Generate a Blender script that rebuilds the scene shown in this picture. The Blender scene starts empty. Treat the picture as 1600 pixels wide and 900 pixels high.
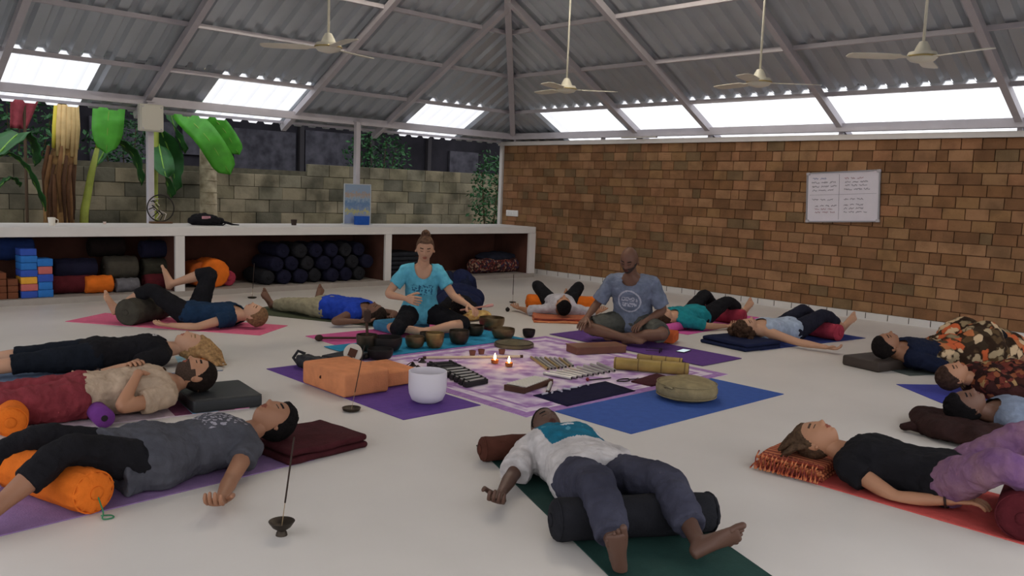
import bpy, bmesh, math, random
import numpy as np
from mathutils import Vector, Matrix, noise
random.seed(7)
SC = bpy.context.scene
COL = SC.collection

# ---------------------------------------------------------------- camera
CAM_H = 1.40
FPX = 1337.78                                    # focal length in pixels of the 1600 wide frame
AX = np.array([0.729, -0.049, 0.682]); AX /= np.linalg.norm(AX)
AY = np.array([-0.6829, -0.1085, 0.7224]); AY -= AX * (AX @ AY); AY /= np.linalg.norm(AY)
AZ = np.cross(AX, AY); AZ = AZ if AZ[1] < 0 else -AZ
RW = np.stack([AX, AY, AZ])                      # world = RW @ camera vector (x right, y down, z forward)
cd = bpy.data.cameras.new('camera'); cam = bpy.data.objects.new('camera', cd); COL.objects.link(cam)
cd.sensor_width = 36.0; cd.lens = FPX * 36.0 / 1600.0; cd.clip_start = 0.05; cd.clip_end = 200
_r, _d, _f = RW @ np.array([1, 0, 0]), RW @ np.array([0, 1, 0]), RW @ np.array([0, 0, 1])
cam.matrix_world = Matrix(((_r[0], -_d[0], -_f[0], 0), (_r[1], -_d[1], -_f[1], 0), (_r[2], -_d[2], -_f[2], CAM_H), (0, 0, 0, 1)))
SC.camera = cam
def P(px, py, z=0.0):                            # where the sight line of a photo pixel meets the level z
    v = RW @ np.array([px - 800.0, py - 450.0, FPX]); t = (z - CAM_H) / v[2]
    return Vector((v[0] * t, v[1] * t, z))

# ---------------------------------------------------------------- sky, exposure
w = bpy.data.worlds.new('overcast_dusk'); SC.world = w; w.use_nodes = True
bg = w.node_tree.nodes['Background']; bg.inputs[0].default_value = (0.94, 0.95, 1.0, 1); bg.inputs[1].default_value = 0.85
SC.view_settings.view_transform = 'Standard'; SC.view_settings.look = 'None'; SC.view_settings.gamma = 1
SC.view_settings.use_curve_mapping = False
SC.view_settings.exposure = 1.0

# ---------------------------------------------------------------- materials
def lin(c):
    c = c / 255.0
    return c / 12.92 if c <= 0.04045 else ((c + 0.055) / 1.055) ** 2.4
def rgb(r, g, b): return (lin(r), lin(g), lin(b), 1)
MATS = {}
def mat(name, col, rough=0.8, metal=0.0, var=0.0, vscale=8.0, bump=0.0, bscale=60.0, spec=0.3, col2=None, detail=3.0):
    if name in MATS: return MATS[name]
    m = bpy.data.materials.new(name); m.use_nodes = True; nt = m.node_tree
    b = nt.nodes['Principled BSDF']; c = rgb(*col)
    b.inputs['Base Color'].default_value = c; b.inputs['Roughness'].default_value = rough
    b.inputs['Metallic'].default_value = metal; b.inputs['Specular IOR Level'].default_value = spec
    tc = None
    if var > 0 or col2 or bump > 0:
        tc = nt.nodes.new('ShaderNodeTexCoord')
    if var > 0 or col2:
        n = nt.nodes.new('ShaderNodeTexNoise'); n.inputs['Scale'].default_value = vscale; n.inputs['Detail'].default_value = detail
        nt.links.new(tc.outputs['Object'], n.inputs['Vector'])
        r = nt.nodes.new('ShaderNodeValToRGB'); r.color_ramp.elements[0].position = 0.3; r.color_ramp.elements[1].position = 0.7
        c2 = rgb(*col2) if col2 else tuple(min(1, x * (1 + var)) for x in c[:3]) + (1,)
        c1 = c if col2 else tuple(x * (1 - var) for x in c[:3]) + (1,)
        r.color_ramp.elements[0].color = c1; r.color_ramp.elements[1].color = c2
        nt.links.new(n.outputs['Fac'], r.inputs['Fac']); nt.links.new(r.outputs['Color'], b.inputs['Base Color'])
    if bump > 0:
        n2 = nt.nodes.new('ShaderNodeTexNoise'); n2.inputs['Scale'].default_value = bscale; n2.inputs['Detail'].default_value = 4
        nt.links.new(tc.outputs['Object'], n2.inputs['Vector'])
        bp = nt.nodes.new('ShaderNodeBump'); bp.inputs['Strength'].default_value = bump; bp.inputs['Distance'].default_value = 0.01
        nt.links.new(n2.outputs['Fac'], bp.inputs['Height']); nt.links.new(bp.outputs['Normal'], b.inputs['Normal'])
    MATS[name] = m
    return m
def cloth(name, col, var=0.18, vscale=14, col2=None, bump=0.35, rough=0.92, bscale=90):
    return mat(name, col, rough=rough, var=var, vscale=vscale, col2=col2, bump=bump, bscale=bscale, spec=0.12)
def random_mat(name, cols, island=False, rough=0.9, grime=0.25, gscale=6.0, bump=0.5, bscale=40, grime_col=None):
    m = bpy.data.materials.new(name); m.use_nodes = True; nt = m.node_tree; b = nt.nodes['Principled BSDF']
    b.inputs['Roughness'].default_value = rough; b.inputs['Specular IOR Level'].default_value = 0.15
    if island: src = nt.nodes.new('ShaderNodeNewGeometry').outputs['Random Per Island']
    else: src = nt.nodes.new('ShaderNodeObjectInfo').outputs['Random']
    r = nt.nodes.new('ShaderNodeValToRGB'); r.color_ramp.interpolation = 'CONSTANT'
    e = r.color_ramp.elements
    while len(e) < len(cols): e.new(0.5)
    for i, c in enumerate(cols): e[i].position = i / len(cols); e[i].color = rgb(*c)
    nt.links.new(src, r.inputs['Fac'])
    g = nt.nodes.new('ShaderNodeNewGeometry')
    n = nt.nodes.new('ShaderNodeTexNoise'); n.inputs['Scale'].default_value = gscale; n.inputs['Detail'].default_value = 6
    nt.links.new(g.outputs['Position'], n.inputs['Vector'])
    mr = nt.nodes.new('ShaderNodeMapRange'); mr.inputs['From Min'].default_value = 0.42; mr.inputs['From Max'].default_value = 0.68
    mr.inputs['To Min'].default_value = 0.0; mr.inputs['To Max'].default_value = grime
    nt.links.new(n.outputs['Fac'], mr.inputs['Value'])
    mx = nt.nodes.new('ShaderNodeMix'); mx.data_type = 'RGBA'; mx.inputs[7].default_value = rgb(*(grime_col or (60, 45, 30)))
    nt.links.new(mr.outputs['Result'], mx.inputs[0]); nt.links.new(r.outputs['Color'], mx.inputs[6]); nt.links.new(mx.outputs[2], b.inputs['Base Color'])
    n2 = nt.nodes.new('ShaderNodeTexNoise'); n2.inputs['Scale'].default_value = bscale; n2.inputs['Detail'].default_value = 4
    nt.links.new(g.outputs['Position'], n2.inputs['Vector'])
    bp = nt.nodes.new('ShaderNodeBump'); bp.inputs['Strength'].default_value = bump; bp.inputs['Distance'].default_value = 0.01
    nt.links.new(n2.outputs['Fac'], bp.inputs['Height']); nt.links.new(bp.outputs['Normal'], b.inputs['Normal'])
    return m
def emis(name, col, strength):
    m = bpy.data.materials.new(name); m.use_nodes = True; b = m.node_tree.nodes['Principled BSDF']
    b.inputs['Base Color'].default_value = rgb(*col); b.inputs['Emission Color'].default_value = rgb(*col); b.inputs['Emission Strength'].default_value = strength
    return m

# ---------------------------------------------------------------- mesh helpers
class MB:
    def __init__(s): s.v = []; s.f = []; s.mi = []; s.cur = 0
    def add(s, vs, fs):
        o = len(s.v); s.v += [tuple(v) for v in vs]; s.f += [tuple(i + o for i in f) for f in fs]; s.mi += [s.cur] * len(fs); return s
    def box(s, c, d, rz=0.0, bev=0.0, m=None):
        hx, hy, hz = d[0] / 2, d[1] / 2, d[2] / 2
        if bev <= 0:
            vs = [(x, y, z) for z in (-hz, hz) for y in (-hy, hy) for x in (-hx, hx)]
            fs = [(0, 2, 3, 1), (4, 5, 7, 6), (0, 1, 5, 4), (2, 6, 7, 3), (0, 4, 6, 2), (1, 3, 7, 5)]
        else:
            bev = min(bev, 0.49 * min(d)); vs = []; fs = []
            ring = []
            for (sx, sy) in ((1, 1), (-1, 1), (-1, -1), (1, -1)):
                k = [(1, 1), (-1, 1), (-1, -1), (1, -1)].index((sx, sy)); a0 = k * math.pi / 2
                for j in range(4): a = a0 + j * math.pi / 6; ring.append((sx * (hx - bev) , sy * (hy - bev), math.cos(a), math.sin(a)))
            lev = []
            for j in range(4): a = -math.pi / 2 + j * math.pi / 6; lev.append((-hz + bev + bev * math.sin(a), math.cos(a)))
            for j in range(4): a = j * math.pi / 6; lev.append((hz - bev + bev * math.sin(a), math.cos(a)))
            n = len(ring)
            for (z, q) in lev: vs += [(x + bev * q * cx, y + bev * q * cy, z) for (x, y, cx, cy) in ring]
            for i in range(len(lev) - 1): fs += [(i * n + j, i * n + (j + 1) % n, (i + 1) * n + (j + 1) % n, (i + 1) * n + j) for j in range(n)]
            fs.append(tuple(range(n))[::-1]); fs.append(tuple((len(lev) - 1) * n + j for j in range(n)))
        ca, sa = math.cos(rz), math.sin(rz); out = []
        for (x, y, z) in vs:
            q = Vector((x * ca - y * sa, x * sa + y * ca, z))
            if m is not None: q = m @ q
            out.append(q + Vector(c))
        return s.add(out, fs)
    def loft(s, rings, cap=True, closed=False):
        n = len(rings[0]); o = len(s.v); s.v += [tuple(p) for r in rings for p in r]; k = len(rings); fs = []
        for i in range(k if closed else k - 1):
            a, b = i * n, ((i + 1) % k) * n
            fs += [(o + a + j, o + a + (j + 1) % n, o + b + (j + 1) % n, o + b + j) for j in range(n)]
        if cap and not closed: fs.append(tuple(o + j for j in range(n))[::-1]); fs.append(tuple(o + (k - 1) * n + j for j in range(n)))
        s.f += fs; s.mi += [s.cur] * len(fs); return s
    def tube(s, path, r, n=10, closed=False, round_ends=False):
        path = [Vector(p) for p in path]; k = len(path); rr = r if isinstance(r, (list, tuple)) else [r] * k
        if round_ends:
            a = (path[0] - path[1]).normalized(); b = (path[-1] - path[-2]).normalized()
            pre = [(path[0] + a * rr[0] * math.sin(t), rr[0] * math.cos(t)) for t in (1.45, 1.1, 0.6)]
            post = [(path[-1] + b * rr[-1] * math.sin(t), rr[-1] * math.cos(t)) for t in (0.6, 1.1, 1.45)]
            path = [p for p, _ in pre] + path + [p for p, _ in post]; rr = [q for _, q in pre] + list(rr) + [q for _, q in post]; k = len(path)
        rings = []; up = None
        for i, p in enumerate(path):
            t = (path[(i + 1) % k] - path[i - 1]) if closed else (path[min(i + 1, k - 1)] - path[max(i - 1, 0)])
            t.normalize()
            if up is None: up = Vector((0, 0, 1)) if abs(t.z) < 0.9 else Vector((1, 0, 0))
            u = (up - t * up.dot(t)).normalized(); up = u; w_ = t.cross(u)
            rings.append([p + (u * math.cos(2 * math.pi * j / n) + w_ * math.sin(2 * math.pi * j / n)) * rr[i] for j in range(n)])
        return s.loft(rings, closed=closed)
    def lathe(s, prof, c=(0, 0, 0), n=28, cap=True):
        c = Vector(c)
        return s.loft([[c + Vector((r * math.cos(2 * math.pi * j / n), r * math.sin(2 * math.pi * j / n), z)) for j in range(n)] for (r, z) in prof], cap=cap)
    def ell(s, c, rad, n=16, k=10, m=None):
        rings = []
        for i in range(k + 1):
            a = -math.pi / 2 + math.pi * i / k; a = max(-1.54, min(1.54, a))
            rg = []
            for j in range(n):
                b = 2 * math.pi * j / n; q = Vector((rad[0] * math.cos(a) * math.cos(b), rad[1] * math.cos(a) * math.sin(b), rad[2] * math.sin(a)))
                rg.append((m @ q if m is not None else q) + Vector(c))
            rings.append(rg)
        return s.loft(rings)
    def mesh(s, name, mats, smooth=False):
        me = bpy.data.meshes.new(name); me.from_pydata(s.v, [], s.f)
        for m in (mats if isinstance(mats, (list, tuple)) else [mats]): me.materials.append(m)
        if max(s.mi, default=0) > 0: me.polygons.foreach_set('material_index', s.mi)
        if smooth: me.polygons.foreach_set('use_smooth', [True] * len(s.f))
        me.update(); return me
    def build(s, name, mats, parent=None, smooth=False, loc=None):
        return link(name, s.mesh(name, mats, smooth), parent, loc)
def link(name, me, parent=None, loc=None, rz=0.0):
    o = bpy.data.objects.new(name, me); COL.objects.link(o)
    if loc is not None: o.location = loc
    o.rotation_euler.z = rz
    if parent is not None: o.parent = parent
    return o
def smooth_angle(o, deg=40):
    me = o.data; me.polygons.foreach_set('use_smooth', [True] * len(me.polygons))
    try: me.set_sharp_from_angle(angle=math.radians(deg))
    except Exception: pass
    return o
def thing(name, label, cat, loc=(0, 0, 0), rz=0.0, group=None):
    o = bpy.data.objects.new(name, None); COL.objects.link(o); o.location = loc; o.rotation_euler.z = rz; o.empty_display_size = 0.1
    return tag(o, label, cat, group)
def tag(o, label, cat, group=None, kind=None):
    o['label'] = label; o['category'] = cat
    if group: o['group'] = group
    if kind: o['kind'] = kind
    return o
def structure(o, label=None):
    o['kind'] = 'structure'
    if label: o['label'] = label
    return o
def root(name, label=None):
    o = bpy.data.objects.new(name, None); COL.objects.link(o); o.empty_display_size = 0.1; return structure(o, label)
# ================================================================ the hall
XB, YC = 10.35, 10.0          # brick wall plane, front of the storage counter
ZT = 0.827                    # counter top
M_floor = mat('floor_paint', (210, 204, 197), rough=0.42, var=0.05, vscale=1.3, bump=0.04, bscale=25, spec=0.35)
M_white = mat('white_paint', (214, 210, 206), rough=0.6, var=0.04, vscale=3)
M_steel = mat('painted_steel', (196, 192, 198), rough=0.45, var=0.05, vscale=5)
M_mortar = mat('brick_mortar', (116, 82, 58), rough=0.95, var=0.15, vscale=9)
fl = MB().box((4.65, 4.95, -0.05), (11.4, 12.7, 0.1)).build('floor', M_floor); structure(fl, 'glossy white painted concrete floor')

# brick wall: the nearest courses brick by brick, the far end as one mesh
BR = [(143, 106, 75), (153, 114, 83), (133, 96, 67), (161, 122, 89), (139, 102, 73), (147, 112, 77), (127, 92, 65), (155, 112, 81), (141, 108, 79), (123, 100, 73), (151, 116, 83), (135, 98, 67)]
M_brick = random_mat('laterite_brick', BR, rough=0.92, grime=0.35, gscale=5)
M_brick_i = random_mat('laterite_brick_far', BR, island=True, rough=0.92, grime=0.35, gscale=5)
wl = MB().box((XB + 0.12, 4.6, 1.125), (0.228, 13.38, 2.25)).build('wall_right', M_mortar); structure(wl, 'bare brown laterite brick wall')
bm_cache = {}
def brick_mesh(L):
    k = round(L, 2)
    if k not in bm_cache: bm_cache[k] = MB().box((0, 0, 0), (0.03, k - 0.008, 0.123), bev=0.004).mesh('brick', M_brick)
    return bm_cache[k]
rb = random.Random(3); bricks = []
NC = 16; CH = (2.185 - 0.087) / NC
for r in range(NC):
    y = 11.27 - (0.12 if r % 2 else 0.0) * rb.uniform(0.8, 1.2)
    if r % 2: bricks.append((11.27 - (11.27 - y) / 2, r, 11.27 - y))
    while y > -1.9:
        L = rb.choice((0.25, 0.25, 0.26, 0.24, 0.27, 0.25, 0.22, 0.13)) if rb.random() < 0.7 else 0.25
        bricks.append((y - L / 2, r, L)); y -= L
inview = sorted([b for b in bricks if b[0] > 2.7 and 0.12 < b[2]], key=lambda b: b[0])
near = set(inview[:300]); far = MB()
for b in bricks:
    y, r, L = b; z = 0.087 + (r + 0.5) * CH; dx = rb.uniform(-0.003, 0.004)
    if b in near: link('brick', brick_mesh(L), wl, (XB - 0.002 + dx, y, z + rb.uniform(-.002, .002)))
    else: far.box((XB - 0.002 + dx, y, z), (0.03, max(0.03, L - 0.008), 0.123), bev=0)
o = far.build('brickwork', M_brick_i, wl); o['kind'] = 'stuff'
# white painted foot of the wall with the joints running on into it, and the white cap on top
bb = MB().box((XB + 0.0, 4.6, 0.0435), (0.05, 13.38, 0.087)).build('baseboard_right', M_white); structure(bb, 'white painted foot of the brick wall')
M_dark = mat('dark_joint', (70, 62, 55), rough=0.95)
jm = MB().box((0, 0, 0), (0.006, 0.008, 0.07)).mesh('joint', M_dark)
for i in range(34): link('joint', jm, bb, (XB - 0.0245, 11.1 - 0.25 * i - rb.uniform(0, .03), 0.05))
cap = MB(); cap.box((XB + 0.1, 4.66, 2.2175), (0.29, 13.5, 0.065)).build('trim_1', M_white); structure(bpy.data.objects['trim_1'], 'white cap rail along the top of the brick wall')
o = MB().box((XB + 0.09, 11.325, 1.09), (0.27, 0.07, 2.19)).build('trim_2', M_white); structure(o, 'white edge strip at the end of the brick wall')

# storage counter
ct = thing('storage_counter', 'long white built-in counter with three open storage bays', 'counter', (0, 0, 0))
X0 = -0.9
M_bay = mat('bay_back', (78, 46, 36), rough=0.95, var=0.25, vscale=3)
MB().box(((X0 + 9.94) / 2, 10.44, ZT - 0.0525), (9.94 - X0, 0.88, 0.105), bev=0.008).build('top_slab', M_white, ct)
MB().box(((X0 + 9.94) / 2, 10.44, 0.0335), (9.94 - X0, 0.88, 0.067)).build('plinth', mat('plinth_grey', (160, 152, 144), rough=0.7, var=.06), ct)
for xa, xb in ((0.9, 1.01), (3.997, 4.107), (6.965, 7.07), (9.795, 9.94)):
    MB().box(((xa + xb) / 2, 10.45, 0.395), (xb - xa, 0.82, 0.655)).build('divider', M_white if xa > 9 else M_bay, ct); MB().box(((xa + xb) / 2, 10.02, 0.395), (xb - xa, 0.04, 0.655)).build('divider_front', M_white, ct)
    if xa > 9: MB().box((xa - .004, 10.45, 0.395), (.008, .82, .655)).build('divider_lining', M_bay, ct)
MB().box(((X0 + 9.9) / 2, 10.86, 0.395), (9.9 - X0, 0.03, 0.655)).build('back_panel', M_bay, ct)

# posts behind the counter, junction box
def post(x, lab, y=10.965, z0=0.0, z1=2.33, w_=0.075):
    p = thing('post', lab, 'post', (x, y, 0), group='steel posts carrying the eaves')
    MB().box((0, 0, (z0 + z1) / 2), (w_, w_, z1 - z0), bev=0.006).build('shaft', M_steel, p)
    MB().box((0, 0, z1 - 0.006), (0.11, 0.11, 0.012)).build('head_plate', M_steel, p); MB().box((0, 0, z0 + 0.006), (0.11, 0.11, 0.012)).build('foot_plate', M_steel, p)
    return p
post(4.07, 'white steel post behind the counter, with a cream box at its head')
post(7.09, 'white steel post behind the counter, behind the blue poster')
post(1.0, 'white steel post standing at the far left end of the counter')
jb = thing('junction_box', 'cream electrical box at the head of the post', 'junction box', (4.05, 10.88, 2.12))
MB().box((0, 0, 0), (0.29, 0.09, 0.33), bev=0.015).build('body', mat('cream_plastic', (205, 203, 190), rough=.5), jb)
MB().box((0, -0.05, 0), (0.26, 0.014, 0.30), bev=0.005).build('lid', mat('cream_plastic', (205, 203, 190)), jb)
for sx in (-1, 1):
    for sz in (-1, 1): MB().ell((sx * .11, -.06, sz * .13), (.01, .006, .01), 8, 4).build('screw', M_steel, jb)

# ---------------------------------------------------------------- hipped roof
SL = 0.53; ZB = 2.42; XE, YE = 10.32, 11.05; UM = 5.5; OV = 0.42
ce = root('ceiling', 'hipped corrugated metal roof on white steel rafters')
M_sheet = mat('galvanised_sheet', (190, 197, 204), rough=0.34, metal=0.3, var=0.08, vscale=1.2, spec=0.5)
mt = bpy.data.materials.new('translucent_sheet'); mt.use_nodes = True; nt = mt.node_tree; nt.nodes.remove(nt.nodes['Principled BSDF'])
tr = nt.nodes.new('ShaderNodeBsdfTranslucent'); tr.inputs[0].default_value = (0.97, 0.97, 0.97, 1); df = nt.nodes.new('ShaderNodeBsdfDiffuse'); df.inputs[0].default_value = (0.8, 0.8, 0.8, 1)
mx = nt.nodes.new('ShaderNodeMixShader'); mx.inputs[0].default_value = 0.06
nt.links.new(tr.outputs[0], mx.inputs[1]); nt.links.new(df.outputs[0], mx.inputs[2]); nt.links.new(mx.outputs[0], nt.nodes['Material Output'].inputs[0])
PITCH = 0.235; RH = 0.05
def profile(x):
    t = (x / PITCH) % 1.0
    if t < 0.42: return 0.0
    if t < 0.56: return (t - 0.42) / 0.14
    if t < 0.82: return 1.0
    return max(0.0, 1 - (t - 0.82) / 0.14)
SIDES = {'L': lambda a, u, h: (a, YE - u, ZB + SL * u + h), 'R': lambda a, u, h: (XE - u, a, ZB + SL * u + h),
         'F': lambda a, u, h: (a, YE - 2 * UM + u, ZB + SL * u + h), 'W': lambda a, u, h: (XE - 2 * UM + u, a, ZB + SL * u + h)}
RANGE = {'L': (XE - 2 * UM, XE), 'R': (YE - 2 * UM, YE), 'F': (XE - 2 * UM, XE), 'W': (YE - 2 * UM, YE)}
def sheet(side, a0, a1, u0, u1, m, dh=0.0):
    lo, hi = RANGE[side]; fn = SIDES[side]; mb = MB(); xs = []
    k0 = math.floor(a0 / PITCH)
    brk = (0.0, 0.42, 0.56, 0.82, 0.96)
    for k in range(k0 - 1, int(a1 / PITCH) + 2): xs += [(k + q) * PITCH for q in brk]
    xs = sorted(set([a0, a1] + [x for x in xs if a0 < x < a1])); pts = []; NU = 4
    for x in xs:
        lim = min(x - lo, hi - x); e0, e1 = u0, min(u1, lim)
        if e1 < e0 + 0.001: e1 = e0 + 0.001 if e0 <= lim + 0.4 and u0 < 0 else None
        pts.append((x, e0, e1))
    pts = [p for p in pts if p[2] is not None]
    if len(pts) < 2: return
    vs = []; fs = []
    for (x, e0, e1) in pts:
        for i in range(NU + 1): u = e0 + (e1 - e0) * i / NU; vs.append(fn(x, u, 0.02 + dh + RH * profile(x)))
    for i in range(len(pts) - 1):
        for j in range(NU): q = i * (NU + 1) + j; fs.append((q, q + 1, q + NU + 2, q + NU + 1))
    mb.add(vs, fs).build('roof_sheet', m, ce)
LIGHT = {'L': [(-0.6, 3.4), (4.84, 6.08), (8.1, 9.3)], 'R': [(-0.5, 8.32), (8.6, 10.0)], 'F': [(1.0, 8.5)], 'W': [(1.5, 9)]}
for sd in 'LRFW':
    lo, hi = RANGE[sd]; cuts = sorted(set([lo - OV, hi + OV] + [c for q in LIGHT[sd] for c in q]))
    for a0, a1 in zip(cuts[:-1], cuts[1:]):
        lit = any(q[0] <= (a0 + a1) / 2 <= q[1] for q in LIGHT[sd]); n = max(1, round((a1 - a0) / 1.05))
        for i in range(n): sheet(sd, a0 + (a1 - a0) * i / n, a0 + (a1 - a0) * (i + 1) / n, -OV, 0.56, mt if lit else M_sheet, -0.006 if lit else 0)
    n = 11
    for i in range(n): sheet(sd, lo + (hi - lo) * i / n, lo + (hi - lo) * (i + 1) / n, 0.5, UM, M_sheet, 0.012)
def bar(name, p, q, wd, ht, m=M_steel):
    p, q = Vector(p), Vector(q); d = (q - p); L = d.length; d.normalize()
    s = d.cross(Vector((0, 0, 1))).normalized(); n_ = s.cross(d)
    M3 = Matrix((s, d, n_)).transposed()
    return MB().box((p + q) / 2, (wd, L, ht), m=M3).build(name, m, ce)
for sd in 'LRFW':
    lo, hi = RANGE[sd]; fn = SIDES[sd]
    bar('eave_beam', fn(lo, 0, -0.085), fn(hi, 0, -0.085), 0.10, 0.10)
    for u in (-0.30, 0.52, 1.33, 2.15, 2.96, 3.77, 4.58):
        bar('purlin', fn(lo + u, u, -0.012), fn(hi - u, u, -0.012), 0.05 if u > 0 else 0.035, 0.05 if u > 0 else 0.035)
RAF = {'L': (0.9, 2.4, 4.07, 6.12, 7.68), 'R': (1.2, 3.1, 5.1, 7.02, 8.3), 'F': (2, 4, 6, 8), 'W': (2, 4, 6, 8)}
for sd in 'LRFW':
    lo, hi = RANGE[sd]; fn = SIDES[sd]
    for a in RAF[sd]:
        top = min(UM, a - lo, hi - a); bar('rafter', fn(a, -0.36, -0.062), fn(a, top, -0.062), 0.075, 0.085)
for cx, cy, sx, sy in ((XE, YE, -1, -1), (XE - 2 * UM, YE, 1, -1), (XE, YE - 2 * UM, -1, 1), (XE - 2 * UM, YE - 2 * UM, 1, 1)):
    bar('hip_rafter', (cx - sx * .3, cy - sy * .3, ZB - SL * .3 - .062), (cx + sx * UM, cy + sy * UM, ZB + SL * UM - .062), 0.085, 0.09)
# short struts from the wall cap to the eaves beam on the right, and the wooden-looking stub at the corner
for a in (3.1, 5.1, 7.02, 9.0, 11.0): bar('strut', (XE + .03, a, 2.25), (XE + .03, a + .001, ZB - .1), 0.05, 0.05)
# (upright struts)
for ob in [o for o in ce.children if o.name.startswith('strut')]:
    ob.data.clear_geometry(); mbb = MB().box((0, 0, 0), (0.05, 0.05, 0.13)); ob.data.from_pydata(mbb.v, [], mbb.f)
for i, ob in enumerate([o for o in ce.children if o.name.startswith('strut')]): ob.location = (XE + .03, (3.1, 5.1, 7.02, 9.0, 11.0)[i], 2.30)

# tube lamp fixed to the eaves beam above the brick wall
tl = thing('tube_lamp', 'lit fluorescent tube above the cap of the brick wall', 'lamp', (XE - 0.02, 8.25, 2.31))
MB().box((0, 0, -0.03), (0.05, 0.66, 0.035), bev=.005).build('batten', M_white, tl)
MB().tube([(-.01, -.3, .012), (-.01, .3, .012)], .014, 10).build('tube', emis('tube_glow', (255, 252, 245), 110), tl)
for s in (-1, 1): MB().box((-.01, s * .31, .0), (.03, .02, .05)).build('socket', M_white, tl)

# unseen fill tubes, added high under the roof to brighten the floor
for i, (x, y, a, q) in enumerate(((6.4, 5.55, 90, 'brick wall'), (4.82, 7.15, 0, 'counter'))):
    t = thing('tube_lamp', 'added unseen fill tube high under the roof on the %s side' % q, 'lamp', (x, y, ZB + SL * 3.9 - .09), math.radians(a), 'added fill lamps under the roof')
    MB().box((0, 0, .03), (1.28, .06, .04), bev=.006).build('batten', M_white, t); MB().tube([(-.6, 0, -.012), (.6, 0, -.012)], .014, 10).build('tube', emis('fill_tube_glow', (255, 242, 222), 150), t)
    for s_ in (-1, 1): MB().box((s_ * .62, 0, -.005), (.02, .035, .05)).build('socket', M_white, t)
# ceiling fans
M_fan = mat('fan_ivory', (234, 231, 214), rough=0.35, var=.05)
M_fan_m = mat('fan_brass', (190, 170, 110), rough=0.3, metal=.4)
def fan(x, y, z, a0, lab):
    u = min(YE - y, XE - x); zr = ZB + SL * u
    t = thing('ceiling_fan', lab, 'ceiling fan', (x, y, z), group='ceiling fans on long rods')
    smooth_angle(MB().lathe([(.012, .13), (.03, .125), (.052, .085), (.066, .05), (.07, .045)], n=20).build('bell', M_fan, t))
    smooth_angle(MB().lathe([(.05, .045), (.105, .04), (.115, .02), (.115, -.005), (.09, -.03), (.03, -.045), (.005, -.047)], n=28).build('motor', M_fan, t))
    MB().tube([(.117 * math.cos(k * math.pi / 14), .117 * math.sin(k * math.pi / 14), .006) for k in range(28)], .007, 8, closed=True).build('ring', M_fan_m, t, True)
    MB().tube([(0, 0, .12), (0, 0, zr - z)], .011, 10).build('rod', M_fan, t, True)
    smooth_angle(MB().lathe([(.012, zr - z - .14), (.045, zr - z - .09), (.05, zr - z - .02), (.02, zr - z)], n=16).build('canopy', M_fan, t))
    for k in range(3):
        a = a0 + k * 2 * math.pi / 3; rings = []
        for (r, wd, tw) in ((.10, .03, .0), (.17, .035, .1), (.2, .06, .16), (.35, .068, .16), (.5, .07, .14), (.58, .06, .12), (.6, .03, .12)):
            c_ = Vector((math.cos(a) * r, math.sin(a) * r, .0)); s_ = Vector((-math.sin(a), math.cos(a), 0)) * math.cos(tw) + Vector((0, 0, math.sin(tw)))
            n_ = Vector((0, 0, 1)); rings.append([c_ + s_ * wd + n_ * .003, c_ - s_ * wd + n_ * .003, c_ - s_ * wd - n_ * .003, c_ + s_ * wd - n_ * .003])
        MB().loft(rings).build('blade', M_fan, t)
fan(4.11, 6.85, 2.60, math.radians(138), 'ivory ceiling fan at the left, over the counter side')
fan(7.40, 7.04, 2.60, math.radians(-40), 'ivory ceiling fan in front of the roof hip')
fan(7.55, 4.60, 2.54, math.radians(-44), 'ivory ceiling fan, second from the right')
fan(7.24, 2.94, 2.60, math.radians(15), 'ivory ceiling fan at the far right, largest in view')

# whiteboard with handwriting, socket plate
wb = thing('whiteboard', 'white board with four blocks of handwriting hung askew on the bricks', 'whiteboard', (XB - 0.03, 5.01, 1.486))
TILT = Matrix.Rotation(math.radians(-3.2), 3, 'X')
M_alu = mat('aluminium', (150, 148, 152), rough=.4, metal=.6); M_board = mat('board_white', (214, 208, 216), rough=.25, var=.03)
MB().box((0, 0, 0), (0.012, .93, .615), m=TILT).build('panel', M_board, wb)
for sy in (-1, 1):
    MB().box(TILT @ Vector((-.004, sy * .465, 0)), (.022, .018, .63), m=TILT).build('frame_side', M_alu, wb)
    for sz in (-1, 1): MB().box(TILT @ Vector((-.006, sy * .455, sz * .3)), (.026, .045, .035), m=TILT, bev=.006).build('corner_cap', mat('cap_grey', (176, 172, 178)), wb)
for sz in (-1, 1): MB().box(TILT @ Vector((-.004, 0, sz * .308)), (.022, .93, .016), m=TILT).build('frame_rail', M_alu, wb)
M_ink = mat('ink_black', (96, 88, 104), rough=.6); M_inkb = mat('ink_blue', (70, 90, 160), rough=.6); M_inkr = mat('ink_red', (150, 80, 96), rough=.6)
rs = random.Random(5)
def scribble(y0, z0, L, m, h=.022):
    mb = MB(); y = y0
    while y > y0 - L:
        wl_ = rs.uniform(.05, .11); pts = []; n = int(wl_ / .006); yy = y
        for i in range(n):
            yy -= .006; pts.append(TILT @ Vector((-.0072, yy, z0 + rs.uniform(-h, h) * .5)))
        if len(pts) > 1: mb.tube(pts, .0022, 4)
        y = yy - .02
    mb.build('handwriting', m, wb)
for (y0, z0, L, m) in ((.40, .235, .20, M_inkb), (.41, .185, .26, M_ink), (.40, .135, .28, M_ink), (.40, .085, .22, M_ink), (.40, -.03, .22, M_ink), (.36, -.11, .22, M_ink), (.36, -.15, .23, M_inkr), (.36, -.19, .24, M_inkr),
                       (-.02, .225, .18, M_inkr), (-.03, .18, .2, M_ink), (-.03, .14, .24, M_ink), (-.02, .09, .3, M_ink), (-.02, -.03, .2, M_ink), (-.02, -.10, .24, M_ink), (-.02, -.145, .25, M_ink), (-.02, -.19, .26, M_ink)): scribble(y0, z0, L, m)
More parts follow.
